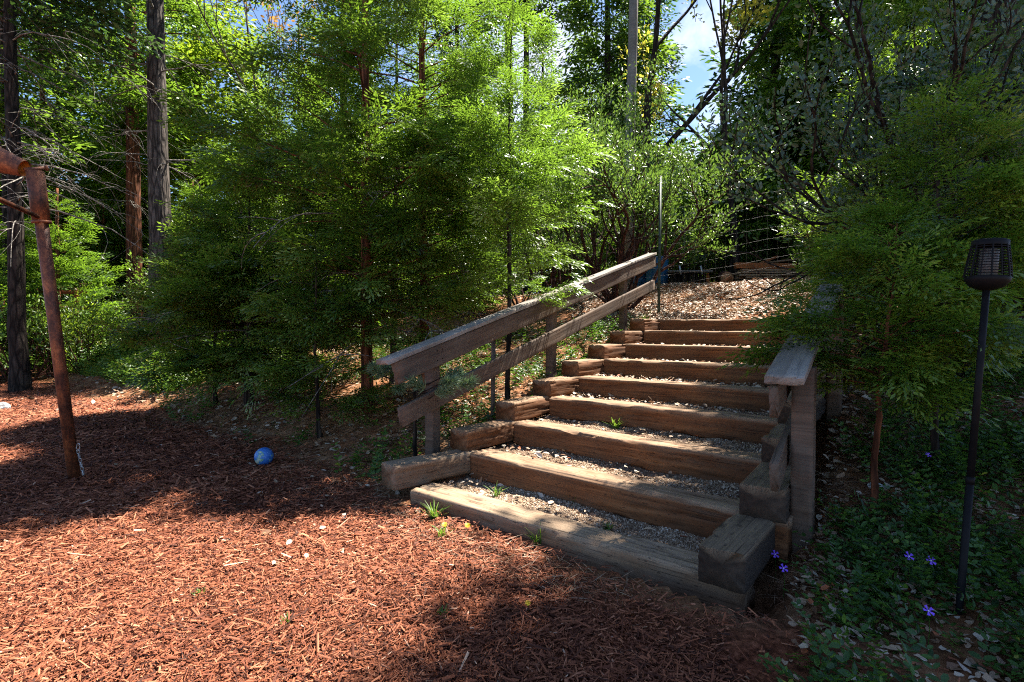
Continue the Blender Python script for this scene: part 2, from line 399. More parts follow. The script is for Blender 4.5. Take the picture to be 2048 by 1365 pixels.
# ------------------------------------------------------------------ mulch chips
def log_scatter(n, ylo, yhi, umax=1.25):
    y = np.exp(rng.uniform(math.log(ylo), math.log(yhi), n)); x = rng.uniform(-umax, umax, n) * y
    return x, y
def chips():
    x, y = log_scatter(330000, 1.0, 12.5)
    s, t = to_st(x, y)
    lim = (fbm(x * 1.2, y * 1.2, 2) - .5) * .9
    keep = (s + lim < rng.uniform(-.35, .3, len(x))) & ~((t > 2.45 + (fbm(x * 2, y * 2, 4) - .5) * .8) & (s > -.75 + rng.uniform(-.4, .4, len(x))) & (rng.random(len(x)) < .93))
    keep &= ~((s > -.0) & (t > -.15) & (t < 2.5))
    x, y = x[keep], y[keep]; n = len(x)
    k = np.clip(y / 3.2, .8, 2.2)
    L = np.exp(rng.normal(math.log(.029), .6, n)) * k; L = np.clip(L, .008, .13)
    wd = np.clip(np.exp(rng.normal(math.log(.0056), .42, n)) * k, .0025, .02); wd = np.minimum(wd, L * .5)
    a = rng.uniform(0, 2 * pi, n); tl = rng.normal(0, .22, n)
    d = np.stack([np.cos(a) * np.cos(tl), np.sin(a) * np.cos(tl), np.sin(tl)], -1)
    up = np.stack([rng.normal(0, .35, n), rng.normal(0, .35, n), np.ones(n)], -1)
    R = rot_basis(d, up)
    z = terr(x, y) + rng.uniform(.0, .022, n) + np.abs(np.sin(tl)) * L * .4
    P = np.stack([x, y, z], -1)
    loc = np.array([[-.5, -.4, 0], [.45, -.5, 0], [-.45, .1, .4], [.5, .0, .45], [-.5, .5, -.05], [.42, .45, -.05]])
    V = P[:, None] + np.einsum('nij,nvj->nvi', R, loc[None] * np.stack([L, wd, wd], -1)[:, None])
    V[:, :, 2] += rng.normal(0, .0015, (n, 6))
    base = np.arange(n)[:, None] * 6
    q = np.concatenate([base + np.array([[0, 1, 3, 2]]), base + np.array([[2, 3, 5, 4]])])
    vv = np.clip(rng.beta(2.0, 2.2, n) * .85 + (rng.random(n) < .06) * .3 + (fbm(x, y, 7) - .5) * .35, 0, 1)
    o = mesh_obj('mulch', V.reshape(-1, 3), q, None, np.repeat(vv, 6), M['chips'])
    tag(o, 'reddish brown shredded bark mulch covering the yard', 'mulch', kind='stuff')
chips()

# ------------------------------------------------------------------ the timber steps
def beam(L, Wd, Hh, seed, groove=1.0, wear=1.0, na=110, bendk=1.0, r=.008):
    ns = 15
    def side(p, q, n): return [np.array(p) + (np.array(q) - np.array(p)) * k / n for k in range(n)]
    P = side((r, 0), (Wd - r, 0), ns) + side((Wd, -r), (Wd, -Hh + r), ns) + side((Wd - r, -Hh), (r, -Hh), 6) + side((0, -Hh + r), (0, -r), ns)
    P = np.array(P); m = len(P)
    c = np.array([Wd / 2, -Hh / 2])
    per = np.concatenate([[0], np.cumsum(np.linalg.norm(np.diff(P, axis=0), axis=1))])
    xs = np.linspace(0, L, na)
    nrm = np.zeros((m, 2)); nrm[:ns] = (0, 1); nrm[ns:2 * ns] = (1, 0); nrm[2 * ns:2 * ns + 6] = (0, -1); nrm[2 * ns + 6:] = (-1, 0)
    X, Pe = np.meshgrid(xs, per, indexing='ij')
    wob = (vn(X * 3, Pe * 3, seed) - .5) * .04
    fine = (vn(X * 1.6, (Pe + wob) * 95, seed + .5) - .5)
    crackn = vn(X * .9, (Pe + wob) * 42, seed + 7.3)
    crack = np.clip(1 - np.abs(crackn - .5) / .05, 0, 1) * sm(.42, .6, vn(X * 1.3, Pe * 9, seed + 3))
    dsp = fine * .006 * (.4 + .6 * bendk) - crack * .024 * groove + (vn(X * 4, Pe * 7, seed + 9) - .5) * .008 * bendk
    corner = np.minimum.reduce([np.abs(per - per[k]) for k in (0, ns, 2 * ns + 6)] + [np.abs(per - per[-1])])
    chip = np.clip(1 - corner / .03, 0, 1)[None] * sm(.5, .8, vn(X * 5, Pe * 2, seed + 4)) * .016 * wear
    YZ = P[None] + nrm[None] * dsp[..., None]
    YZ = YZ + (c - P)[None] / np.linalg.norm(c - P, axis=1)[None, :, None] * chip[..., None]
    bend = bendk * np.stack([(vn(xs * .8, seed, 1.5) - .5) * .035, (vn(xs * .8, seed, 8.5) - .5) * .03], -1)
    YZ = YZ + bend[:, None]
    Xj = X.copy(); Xj[0] += (vn(per * 40, seed) - .5) * .014; Xj[-1] += (vn(per * 40, seed, 4) - .5) * .014
    V = np.concatenate([Xj[..., None], YZ], -1).reshape(-1, 3)
    i = np.arange(na - 1)[:, None] * m; j = np.arange(m)[None]; k = (j + 1) % m
    q = np.stack([i + j, i + m + j, i + m + k, i + k], -1).reshape(-1, 4)
    # end caps: an inner ring, then a centre
    ends = []
    for e, off in ((0, 0), (na - 1, (na - 1) * m)):
        ends.append((V[off:off + m].mean(0), off))
    V2 = np.concatenate([V, [ends[0][0] + [.004, 0, 0], ends[1][0] - [.004, 0, 0]]])
    jj = np.arange(m); kk = (jj + 1) % m
    t = np.concatenate([np.stack([jj, kk, np.full(m, len(V))], -1), np.stack([kk + (na - 1) * m, jj + (na - 1) * m, np.full(m, len(V) + 1)], -1)])
    return V2, q, t
steps = empty('timber_staircase', (O2[0], O2[1], 0), 'outdoor steps of old squared timbers filled with gravel, climbing the bank', 'steps')
def place_beam(name, L, Wd, Hh, x, y, z, rz, mat, seed, tilt=0, groove=1, wear=1, label=None, root=None):
    V, q, t = beam(L, Wd, Hh, seed, groove, wear, 140, .8, .005)
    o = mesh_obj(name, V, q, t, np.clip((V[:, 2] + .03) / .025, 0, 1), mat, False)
    o.location = (x, y, z); o.rotation_euler = (0, -tilt, rz)
    under(o, root or steps)
    if label: o['label'] = label
    return o
ext = [2.30, 2.42, 2.40, 2.36, 2.34, 2.34, 2.34, 2.3, 2.3]
lb = ['lowest timber, half sunk in the mulch, bleached and split along its top', 'timber of the second step, grey brown with dark slits']
for k in range(9):
    e0 = -.06 if k == 0 else .0
    x, y = st(RUN * k, e0)
    ang = A if k else A - .045
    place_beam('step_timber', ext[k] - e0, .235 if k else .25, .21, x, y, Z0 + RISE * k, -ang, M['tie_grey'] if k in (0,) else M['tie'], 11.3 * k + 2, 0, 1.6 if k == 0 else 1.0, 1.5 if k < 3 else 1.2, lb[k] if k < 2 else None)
azs = [50, 41, 36, 37, 38, 36, 37, 36]
for k in range(8):
    a = radians(azs[k]); d = np.array([sin(a), cos(a)])
    end = np.array(st(RUN * (k + 1), -.012)) + d * .12
    Lk = .80 if k == 0 else .70
    o_ = end - d * Lk
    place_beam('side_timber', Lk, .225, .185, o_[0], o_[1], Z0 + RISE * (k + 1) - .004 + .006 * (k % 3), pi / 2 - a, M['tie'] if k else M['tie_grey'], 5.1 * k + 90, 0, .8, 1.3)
for k in range(7):
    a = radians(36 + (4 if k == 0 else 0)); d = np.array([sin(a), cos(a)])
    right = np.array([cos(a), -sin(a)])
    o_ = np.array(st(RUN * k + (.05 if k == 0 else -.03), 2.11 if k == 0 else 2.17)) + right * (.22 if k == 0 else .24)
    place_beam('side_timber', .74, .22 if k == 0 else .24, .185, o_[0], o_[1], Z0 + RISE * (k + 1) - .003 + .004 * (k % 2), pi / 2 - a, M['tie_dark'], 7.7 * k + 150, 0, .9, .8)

# gravel bed behind each timber and the stones on it
gb = MB(); SP = []; SV = []
oct_v = np.array([[1, 0, 0], [0, 1, 0], [-1, 0, 0], [0, -1, 0], [0, 0, 1], [0, 0, -1.]])
oct_f = np.array([[0, 1, 4], [1, 2, 4], [2, 3, 4], [3, 0, 4], [1, 0, 5], [2, 1, 5], [3, 2, 5], [0, 3, 5]])
for k in range(9):
    s0, s1 = RUN * k + .2, RUN * (k + 1) + .06
    if k == 8: s1 = s0 + .35
    ss = np.linspace(s0, s1, 24); tt = np.linspace(-.16, 2.3, 110)
    SS, TT = np.meshgrid(ss, tt, indexing='ij')
    X = O2[0] + SD[0] * SS + TD[0] * TT; Y = O2[1] + SD[1] * SS + TD[1] * TT
    sag = .028 * np.sin(np.clip((SS - s0) / (s1 - s0), 0, 1) * pi)
    Z = Z0 + RISE * k - .022 - sag * (1 if k < 8 else .3) + (fbm(X * 5, Y * 5, k) - .5) * .05 + (vn(X * 40, Y * 40, k) - .5) * .008
    nn = len(tt); i = np.arange(len(ss) - 1)[:, None] * nn; j = np.arange(nn - 1)[None]
    gb.add(np.stack([X, Y, Z], -1), np.stack([i + j, i + nn + j, i + nn + j + 1, i + j + 1], -1).reshape(-1, 4))
    cnt = [17000, 14000, 11000, 8000, 6000, 4500, 3500, 2800, 2000][k]
    s = rng.uniform(s0 + .02, s1 - .05, cnt); t = rng.uniform(-.02, 2.2, cnt)
    x = O2[0] + SD[0] * s + TD[0] * t; y = O2[1] + SD[1] * s + TD[1] * t
    keep = vn(x * 3.3, y * 3.3, 5) > rng.uniform(.12, .62, cnt)
    s, t, x, y = s[keep], t[keep], x[keep], y[keep]
    z = Z0 + RISE * k - .022 - .028 * np.sin(np.clip((s - s0) / (s1 - s0), 0, 1) * pi) * (1 if k < 8 else .3) + (fbm(x * 5, y * 5, k) - .5) * .05 + .002
    SP.append(np.stack([x, y, z], -1)); SV.append(np.clip(rng.beta(2.4, 2, len(x)), 0, 1))
o = gb.obj('gravel_bed', M['bed'], None, True); tag(o, kind='structure')
SP = np.concatenate(SP); SV = np.concatenate(SV); n = len(SP)
R = rot_basis(rand_dirs(n), rand_dirs(n)); sz = np.exp(rng.normal(math.log(.0046), .42, n))
V = SP[:, None] + np.einsum('nij,nvj->nvi', R, oct_v[None] * (rng.uniform(.7, 1.2, (n, 6, 1))) * sz[:, None, None] * np.array([1.25, 1, .8]))
o = mesh_obj('gravel', V.reshape(-1, 3), None, (np.arange(n)[:, None, None] * 6 + oct_f[None]).reshape(-1, 3), np.repeat(SV, 6), M['gravel'])
tag(o, 'pale grey gravel strewn between the step timbers', 'gravel', kind='stuff')

# ------------------------------------------------------------------ handrails
def board(p0, p1, wd, hh, side, mat, seed=0, name='rail', na=60):
    """a plank from p0 to p1 (its top centre line start), hh deep downwards, wd across"""
    p0 = np.asarray(p0, float); p1 = np.asarray(p1, float); d = p1 - p0; L = np.linalg.norm(d)
    V, q, t = beam(L, wd, hh, seed, .12, .12, na, .22, .003)
    V = V.copy(); V[:, 1] -= wd / 2
    o = mesh_obj(name, V, q, t, None, mat)
    o.location = p0
    o.rotation_euler = (0, -math.atan2(d[2], math.hypot(d[0], d[1])), math.atan2(d[1], d[0]))
    return o
def post_obj(x, y, z0, z1, w, rz, mat, seed):
    V, q, t = beam(z1 - z0, w, w, seed, .5, .2, 50, .25, .005)
    V = np.stack([V[:, 1] - w / 2, V[:, 2] + w / 2, V[:, 0]], -1)
    o = mesh_obj('post', V, q[:, ::-1], t[:, ::-1], None, mat)
    o.location = (x, y, z0); o.rotation_euler = (0, 0, rz)
    return o
RS = np.array([.589, .808])                       # plan direction of both rails
LEFTN = np.array([-RS[1], RS[0]])
def rail_pt(base, k, z, off=0.0):
    p = np.asarray(base) + RS * k + LEFTN * off
    return (p[0], p[1], z)
hl = empty('handrail', (-.95, 4.2, 0), 'weathered two board wooden handrail beside the left ends of the steps, under the cedar', 'handrail')
bl = np.array([-.955, 4.2]); G = .2625
Lr = 5.6
o = board(rail_pt(bl, 0, 1.055), rail_pt(bl, Lr, 1.055 + G * Lr), .04, .185, 0, M['rail'], 301, 'upper_rail'); under(o, hl)
o = board(rail_pt(bl, -.07, 1.10 - .07 * G, .045), rail_pt(bl, Lr + .03, 1.10 + G * (Lr + .03), .045), .16, .038, 0, M['cap'], 302, 'rail_cap'); under(o, hl)
o = board(rail_pt(bl, .06, .685), rail_pt(bl, Lr - .03, .685 + G * (Lr - .1)), .04, .165, 0, M['rail'], 303, 'lower_rail'); under(o, hl)
for k in (.52, 2.52, 4.56):
    x, y, z = rail_pt(bl, k, 0, .075)
    under(post_obj(x, y, float(terr(x, y)) - .2, 1.055 + G * k - .0, .10, -B, M['rail'], 310 + k), hl)
x, y, z = rail_pt(bl, 1.45, 0, .12)
x, y, z = at(985, 800, 5.45)
sk = MB(); gz = float(terr(x, y)); sk.box((x - .02, y, gz - .1), (.042, .01, 0), (-.006, .03, 0), (.012, 0, 1.3 - gz))
tag(sk.obj('wooden_stake', M['rail']), 'thin upright wooden stake just behind the left handrail boards', 'stake')
def screws(root, base, zt, off, ks, zoffs):
    for k in ks:
        for zo in zoffs:
            for dk in (-.03, .03):
                x, y, z = rail_pt(base, k + dk, zt + G * (k + dk) + zo, off); m = MB()
                nrm = -np.array([LEFTN[0], LEFTN[1], 0]); m.tube([np.array([x, y, z]) + nrm * -.004, np.array([x, y, z]) + nrm * .0035], [.0055, .005], 8)
                under(m.obj('screw_head', M['black'], None, True), root)
screws(hl, bl, 1.055, -.021, (.52, 2.52, 4.56), (-.05, -.135)); screws(hl, bl, .685, -.021, (.52, 2.52, 4.56), (-.045, -.12))
hr = empty('handrail', (1.39, 2.69, 0), 'short handrail with broad bleached cap right of the steps, half covered by young cedars', 'handrail')
br = np.array([1.39, 2.69]); Lr = 2.45; zc = 1.083
o = board(rail_pt(br, 0, zc), rail_pt(br, Lr, zc + G * Lr), .185, .042, 0, M['cap'], 320, 'rail_cap'); under(o, hr)
o = board(rail_pt(br, .03, zc - .06, .055), rail_pt(br, Lr, zc - .055 + G * Lr, .055), .042, .17, 0, M['rail'], 321, 'upper_rail'); under(o, hr)
o = board(rail_pt(br, .03, .625, .05), rail_pt(br, Lr, .625 + G * Lr, .05), .042, .165, 0, M['rail'], 322, 'lower_rail'); under(o, hr)
for k in (.36, 2.2):
    x, y, z = rail_pt(br, k, 0, -.05)
    under(post_obj(x, y, float(terr(x, y)) - .25, zc - .043 + G * k - .02, .112, -B, M['rail'], 330 + k), hr)

# ------------------------------------------------------------------ conifer foliage
def diamond(p, d, nrm, L, w):
    """arrays -> quads"""
    s = np.cross(nrm, d); s /= np.linalg.norm(s, axis=-1, keepdims=True) + 1e-9
    L = np.asarray(L)[..., None]; w = np.asarray(w)[..., None]
    return np.stack([p, p + d * L * .45 + s * w * .5, p + d * L, p + d * L * .45 - s * w * .5], -2)
def spray_template(seed, nl=11, sub=.10, bl=.19, bw=.052, spread=46):
    r = np.random.default_rng(seed); P = []; D = []; Ls = []; Ws = []; tip = []
    def add(p, a, L, w, tp):
        P.append((p[0], p[1], 0)); D.append((cos(a), sin(a), r.normal(0, .18))); Ls.append(L); Ws.append(w); tip.append(tp)
    for q in np.arange(0, 1, .16): add((q, 0), r.normal(0, .08), .2, bw * .8, .1 + .2 * q)
    for k in range(nl):
        t = .08 + .92 * k / nl; sd = 1 if k % 2 else -1
        a = sd * radians(spread + r.normal(0, 6)) * (1 - .35 * t); L = (.5 * (1 - t) ** .75 + .08) * r.uniform(.8, 1.15)
        m = max(1, int(L / sub))
        for j in range(m + 1):
            f = j / max(1, m); p = (t + cos(a) * L * f, sin(a) * L * f)
            s2 = 1 if j % 2 else -1
            b = a + (s2 * radians(36 + r.normal(0, 8)) if j < m else 0)
            add(p, b, bl * r.uniform(.8, 1.25) * (1 - .25 * f), bw * r.uniform(.8, 1.2), .35 * t + .5 * f)
    P = np.array(P); D = np.array(D); D /= np.linalg.norm(D, axis=1)[:, None]
    N = np.tile(np.array([0, 0, 1.]), (len(P), 1)) + r.normal(0, .35, (len(P), 3))
    Q = diamond(P, D, N, np.array(Ls), np.array(Ws))
    Q[..., 2] -= .22 * Q[..., 0] ** 2 + .25 * Q[..., 1] ** 2
    return Q, np.array(tip)
T_near = [spray_template(s) for s in (1, 2, 3)]
T_mid = [spray_template(s, 9, .11, .18, .06) for s in (4, 5)]
T_far = [spray_template(s, 6, .2, .32, .11, 55) for s in (6, 7)]

def conifer(hgt, rad, clear, nb, per_m, slen, temps, r, prof=.8, rise=.32, droop=.22, fan=.3, gap=.12, lean=(0, 0), trunk_r=.06, skirt=.5, vbias=0.0):
    """crown quads, values, branch builder of a conifer standing on the origin"""
    hh = np.sort(r.uniform(0, 1, nb) ** 1.15); az = (np.arange(nb) * 2.399 + r.normal(0, .5, nb)) % (2 * pi)
    z = hgt * (clear + (1 - clear) * hh * .985)
    L = rad * ((1 - hh) ** prof) * (skirt + (1 - skirt) * sm(0, .22, hh)) * r.uniform(.55, 1.12, nb) + .10 * rad * (1 - hh) + .03 * rad
    ok = r.random(nb) > gap; z, az, L, hh = z[ok], az[ok], L[ok], hh[ok]; nb = len(z)
    rs = rise + r.normal(0, .10, nb) + .35 * hh; dr = droop + r.normal(0, .08, nb)
    bend = r.normal(0, .25, nb)
    def pt(i, t):
        a = az[i] + bend[i] * t
        rr = L[i] * t
        zz = z[i] + L[i] * (rs[i] * t - dr[i] * t * t)
        lx = lean[0] * zz / hgt; ly = lean[1] * zz / hgt
        return np.stack([np.cos(a) * rr + lx, np.sin(a) * rr + ly, zz], -1)
    mb = MB()
    tt = np.linspace(0, 1, 5)
    for i in range(nb):
        P = pt(np.full(5, i), tt * .95)
        r0 = max(.004, trunk_r * .28 * (L[i] / rad)); mb.tube(P, np.linspace(r0, .0025, 5), 4, False)
    m = np.maximum(3, (L * per_m * (1 + .6 * r.random(nb))).astype(int))
    idx = np.repeat(np.arange(nb), m); n = len(idx)
    t = .12 + .88 * r.random(n) ** .75
    p0 = pt(idx, t); p1 = pt(idx, np.minimum(t + .05, 1.05)); d = p1 - p0; d /= np.linalg.norm(d, axis=1)[:, None] + 1e-9
    side = np.where(r.random(n) < .5, -1., 1.); ang = side * np.radians(r.uniform(10, 75, n)) * (1.05 - .55 * t)
    lat = np.stack([-d[:, 1], d[:, 0], np.zeros(n)], -1)
    off = r.random(n) * fan * L[idx] * (1.05 - t)
    p0 = p0 + lat * (side * off)[:, None] + d * (off * .6)[:, None]
    p0[:, 2] += r.normal(0, .05 * rad, n) - off * .12
    dd = d * np.cos(ang)[:, None] + lat * np.sin(ang)[:, None]; dd[:, 2] += r.normal(.22, .24, n)
    up = np.stack([r.normal(0, .42, n), r.normal(0, .42, n), np.ones(n)], -1)
    R = rot_basis(dd, up); sc = slen * r.uniform(.55, 1.25, n) * np.clip(.6 + .5 * L[idx] / rad, .6, 1)
    br = r.normal(0, .17, nb)
    Q = []; Vv = []
    which = r.integers(0, len(temps), n)
    for k, (T, tip) in enumerate(temps):
        w_ = which == k
        q = inst(T, p0[w_], R[w_], sc[w_]); Q.append(q.reshape(-1, 4, 3))
        vv = .10 + .72 * tip[None] + r.normal(0, .13, w_.sum())[:, None] + br[idx[w_]][:, None] + r.normal(0, .07, (w_.sum(), len(tip))) + vbias  # paler tips: new growth, plus sunlit tips and dark insides put into the colour
        Vv.append(vv.ravel())
    return np.concatenate(Q), np.clip(np.concatenate(Vv), 0, 1), mb
def trunk_mb(hgt, r0, r1, r, lean=(0, 0), n=12, flare=.35, wob=.02, seg=26):
    z = np.linspace(-.3, hgt, seg); f = np.clip(z / hgt, 0, 1)
    P = np.stack([lean[0] * f + np.cumsum(r.normal(0, wob / 3, seg)), lean[1] * f + np.cumsum(r.normal(0, wob / 3, seg)), z], -1)
    R = r0 * (1 - f) + r1 * f + r0 * flare * np.exp(-np.clip(z, 0, None) / (r0 * 2.2))
    mb = MB(); mb.tube(P, R, n); return mb, P
def dead_branches(n, zlo, zhi, L, r, trunk_r, droop=.3, curl=.35, azr=(0, 2 * pi), up=.1, lean=(0, 0), hgt=10, thick=.014):
    mb = MB()
    for k in range(n):
        z = r.uniform(zlo, zhi); a = r.uniform(*azr); l = L * r.uniform(.5, 1.15)
        t = np.linspace(0, 1, 8)
        aa = a + r.normal(0, .35) * t + r.normal(0, .1)
        dr = r.uniform(.3, 1.3) * droop
        P = np.stack([np.cos(aa) * l * t + lean[0] * z / hgt, np.sin(aa) * l * t + lean[1] * z / hgt, z + l * (up * r.uniform(-.5, 2.2) * t - dr * t ** 2)], -1)
        P += np.cumsum(r.normal(0, .012 * l, P.shape), 0)
        mb.tube(P, np.linspace(thick * r.uniform(.7, 1.5), .003, 8), 5, False)
        for q in range(r.integers(3, 8)):
            f = r.uniform(.25, .95); i = int(f * 7); p = P[i]; sd = r.choice([-1, 1])
            b = aa[i] + sd * r.uniform(.4, 1.3); l2 = l * r.uniform(.15, .42)
            t2 = np.linspace(0, 1, 6); c2 = r.normal(0, curl * 2)
            ang = b + c2 * t2
            PP = np.stack([np.cos(ang) * l2 * t2, np.sin(ang) * l2 * t2, l2 * (r.uniform(-.3, .3) * t2 - r.uniform(.2, 1.1) * t2 ** 2)], -1) + p
            mb.tube(PP, np.linspace(.0065, .002, 6), 4, False)
    return mb

def tree(name, label, cat, px, D, hgt, rad, clear, mat, barkm, tr, detail, group=None, seed=1, X=None, nb=70, per_m=14, slen=.36, lean=(0, 0), dead=None, **kw):
    r = np.random.default_rng(seed)
    x = (px - 1024) / F * D if X is None else X
    root = empty(name, (x, D, float(terr(x, D))), label, cat, group)
    tb, P = trunk_mb(hgt, tr, tr * .12, r, lean)
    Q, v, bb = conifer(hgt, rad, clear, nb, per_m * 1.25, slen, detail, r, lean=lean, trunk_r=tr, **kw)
    c = quads_obj('crown', Q, v, mat); c.parent = root
    if dead: dead_branches(r=r, trunk_r=tr, lean=lean, hgt=hgt, **dead).obj('dead_branches', M['twig'], root, True)
    tb.join(bb).obj('trunk', barkm, root, True)
    return root

CED = 'young cedars crowding the bank'
BK = dict(cat='tree')
# near cedars left of the steps
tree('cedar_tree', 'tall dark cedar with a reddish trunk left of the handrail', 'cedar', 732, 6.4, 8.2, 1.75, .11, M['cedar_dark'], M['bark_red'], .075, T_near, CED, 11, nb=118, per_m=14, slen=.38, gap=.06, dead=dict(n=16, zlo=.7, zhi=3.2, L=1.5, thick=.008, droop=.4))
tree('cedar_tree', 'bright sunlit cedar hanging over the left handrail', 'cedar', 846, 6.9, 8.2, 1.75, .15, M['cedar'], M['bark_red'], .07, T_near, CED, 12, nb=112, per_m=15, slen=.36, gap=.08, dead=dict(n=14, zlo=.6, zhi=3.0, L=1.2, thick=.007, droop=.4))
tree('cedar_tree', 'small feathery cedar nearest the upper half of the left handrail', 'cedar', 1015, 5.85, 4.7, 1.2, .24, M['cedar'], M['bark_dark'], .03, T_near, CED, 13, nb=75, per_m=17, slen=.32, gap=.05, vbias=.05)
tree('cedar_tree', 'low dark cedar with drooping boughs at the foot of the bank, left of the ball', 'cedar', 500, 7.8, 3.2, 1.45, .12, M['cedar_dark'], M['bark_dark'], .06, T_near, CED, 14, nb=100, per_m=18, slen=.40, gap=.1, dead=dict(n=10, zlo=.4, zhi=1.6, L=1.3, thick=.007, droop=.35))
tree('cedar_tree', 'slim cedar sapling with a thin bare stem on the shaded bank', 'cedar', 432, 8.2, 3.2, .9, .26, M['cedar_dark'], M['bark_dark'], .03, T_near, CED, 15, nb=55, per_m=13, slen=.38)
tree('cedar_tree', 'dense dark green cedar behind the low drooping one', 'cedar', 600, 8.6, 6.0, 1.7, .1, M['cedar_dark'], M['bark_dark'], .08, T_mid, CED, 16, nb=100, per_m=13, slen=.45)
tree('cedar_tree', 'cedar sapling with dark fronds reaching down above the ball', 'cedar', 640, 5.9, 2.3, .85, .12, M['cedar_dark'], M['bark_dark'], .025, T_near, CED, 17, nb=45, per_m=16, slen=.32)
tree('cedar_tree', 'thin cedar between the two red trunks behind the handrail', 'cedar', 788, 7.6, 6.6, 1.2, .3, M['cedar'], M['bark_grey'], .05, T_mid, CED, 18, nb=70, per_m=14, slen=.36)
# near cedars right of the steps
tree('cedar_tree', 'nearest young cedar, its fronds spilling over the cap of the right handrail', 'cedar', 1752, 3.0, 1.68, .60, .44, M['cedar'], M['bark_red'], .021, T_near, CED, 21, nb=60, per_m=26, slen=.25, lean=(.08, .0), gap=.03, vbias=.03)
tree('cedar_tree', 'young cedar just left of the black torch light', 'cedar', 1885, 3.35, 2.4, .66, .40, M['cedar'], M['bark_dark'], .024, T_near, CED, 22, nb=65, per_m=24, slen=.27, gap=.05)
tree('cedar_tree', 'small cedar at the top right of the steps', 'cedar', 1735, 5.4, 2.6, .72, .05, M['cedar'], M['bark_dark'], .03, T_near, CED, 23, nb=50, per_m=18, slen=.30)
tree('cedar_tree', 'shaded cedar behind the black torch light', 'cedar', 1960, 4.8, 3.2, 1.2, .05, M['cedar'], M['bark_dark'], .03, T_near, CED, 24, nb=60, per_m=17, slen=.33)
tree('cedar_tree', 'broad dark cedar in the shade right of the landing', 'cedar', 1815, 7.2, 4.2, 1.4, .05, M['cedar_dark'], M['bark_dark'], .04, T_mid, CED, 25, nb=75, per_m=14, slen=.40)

# ------------------------------------------------------------------ broad leaved shrubs and trees
LEAF = np.array([[0, 0, 0], [.28, .30, .05], [.68, .29, .04], [1, 0, -.05], [.68, -.29, .04], [.28, -.30, .05]])
LEAFQ = np.array([[0, 3, 2, 1], [0, 5, 4, 3]])
def leaves_mesh(name, P, D, U, L, wr, v, mat, parent=None):
    n = len(P); R = rot_basis(D, U)
    T = LEAF[None] * np.stack([L, L * wr, L], -1)[:, None]
    V = P[:, None] + np.einsum('nij,nvj->nvi', R, T)
    o = mesh_obj(name, V.reshape(-1, 3), (np.arange(n)[:, None, None] * 6 + LEAFQ[None]).reshape(-1, 4), None, np.repeat(v, 6), mat)
    if parent: o.parent = parent
    return o
def skeleton(stems, levels, r, ratio=.72, split=(2, 3), ang=.5, gravity=.06, wig=.12, seg=5, leafy_levels=2):
    """stems: list of (p, dir, length, radius); returns tubes + terminal segments"""
    mb = MB(); tips = []; cur = stems
    for lv in range(levels):
        nxt = []
        for p, d, L, rad in cur:
            d = d / np.linalg.norm(d); P = [np.array(p, float)]; dd = d.copy()
            for q in range(seg):
                dd = dd + r.normal(0, wig, 3) + np.array([0, 0, gravity]); dd /= np.linalg.norm(dd)
                P.append(P[-1] + dd * L / seg)
            P = np.array(P); mb.tube(P, np.linspace(rad, rad * .62, seg + 1), 6 if lv < 2 else 4, False)
            if lv >= levels - leafy_levels: tips.append((P, lv))
            for q in range(r.integers(split[0], split[1] + 1)):
                f = 1.0 if q == 0 else r.uniform(.45, 1.0)
                i = min(seg, int(round(f * seg)))
                w = r.normal(0, 1, 3); w -= dd * w.dot(dd); w /= np.linalg.norm(w)
                a = r.normal(ang, .15) if q else r.normal(ang * .5, .1)
                nxt.append((P[i], dd * cos(a) + w * sin(a), L * ratio * r.uniform(.75, 1.2), rad * .58))
        cur = nxt
    return mb, tips
def leafy(tips, per, spread, r, upright=.4):
    P = []; D = []
    for T, lv in tips:
        m = r.poisson(per * (1.0 if lv else 1))
        f = r.random(m) ** .6; x = f * (len(T) - 1); i = np.minimum(x.astype(int), len(T) - 2)
        p = T[i] + (T[i + 1] - T[i]) * (x - i)[:, None]
        d = (T[i + 1] - T[i]); d /= np.linalg.norm(d, axis=1)[:, None]
        q = rand_dirs(m, r)
        dd = d * .5 + q + np.array([0, 0, upright]); P.append(p + q * spread * r.random((m, 1))); D.append(dd)
    P = np.concatenate(P); D = np.concatenate(D); D /= np.linalg.norm(D, axis=1)[:, None]
    return P, D
def shrub(name, label, cat, x, y, stems, levels, per, leaf, wr, spread, mat, barkm, seed, group=None, upright=.4, vb=.45, zoff=0, minz=-9, **kw):
    r = np.random.default_rng(seed)
    root = empty(name, (x, y, float(terr(x, y)) - .05 + zoff), label, cat, group)
    mb, tips = skeleton(stems, levels, r, **kw)
    mb.obj('branches', barkm, root, True)
    P, D = leafy(tips, per, spread, r, upright); ok = P[:, 2] > minz + r.normal(0, .1, len(P)); P, D = P[ok], D[ok]
    n = len(P); v = np.clip(vb + r.normal(0, .2, n) + (fbm(P[:, 0] * 2, P[:, 1] * 2, P[:, 2] * 2) - .5) * .5, 0, 1)
    leaves_mesh('foliage', P, D, rand_dirs(n, r) + np.array([0, 0, .3]), leaf * r.uniform(.6, 1.25, n), np.full(n, wr), v, mat, root)
    return root
def stem_list(n, L, rad, r, tilt=(.2, .7), azr=(0, 2 * pi), base=.15):
    out = []
    for k in range(n):
        a = azr[0] + (azr[1] - azr[0]) * (k + r.random()) / n; t = r.uniform(*tilt)
        out.append((np.array([cos(a) * base * r.random(), sin(a) * base * r.random(), 0]), np.array([cos(a) * sin(t), sin(a) * sin(t), cos(t)]), L * r.uniform(.8, 1.2), rad * r.uniform(.7, 1.2)))
    return out
r_ = np.random.default_rng(77)
X_ = lambda px, D: (px - 1024) / F * D
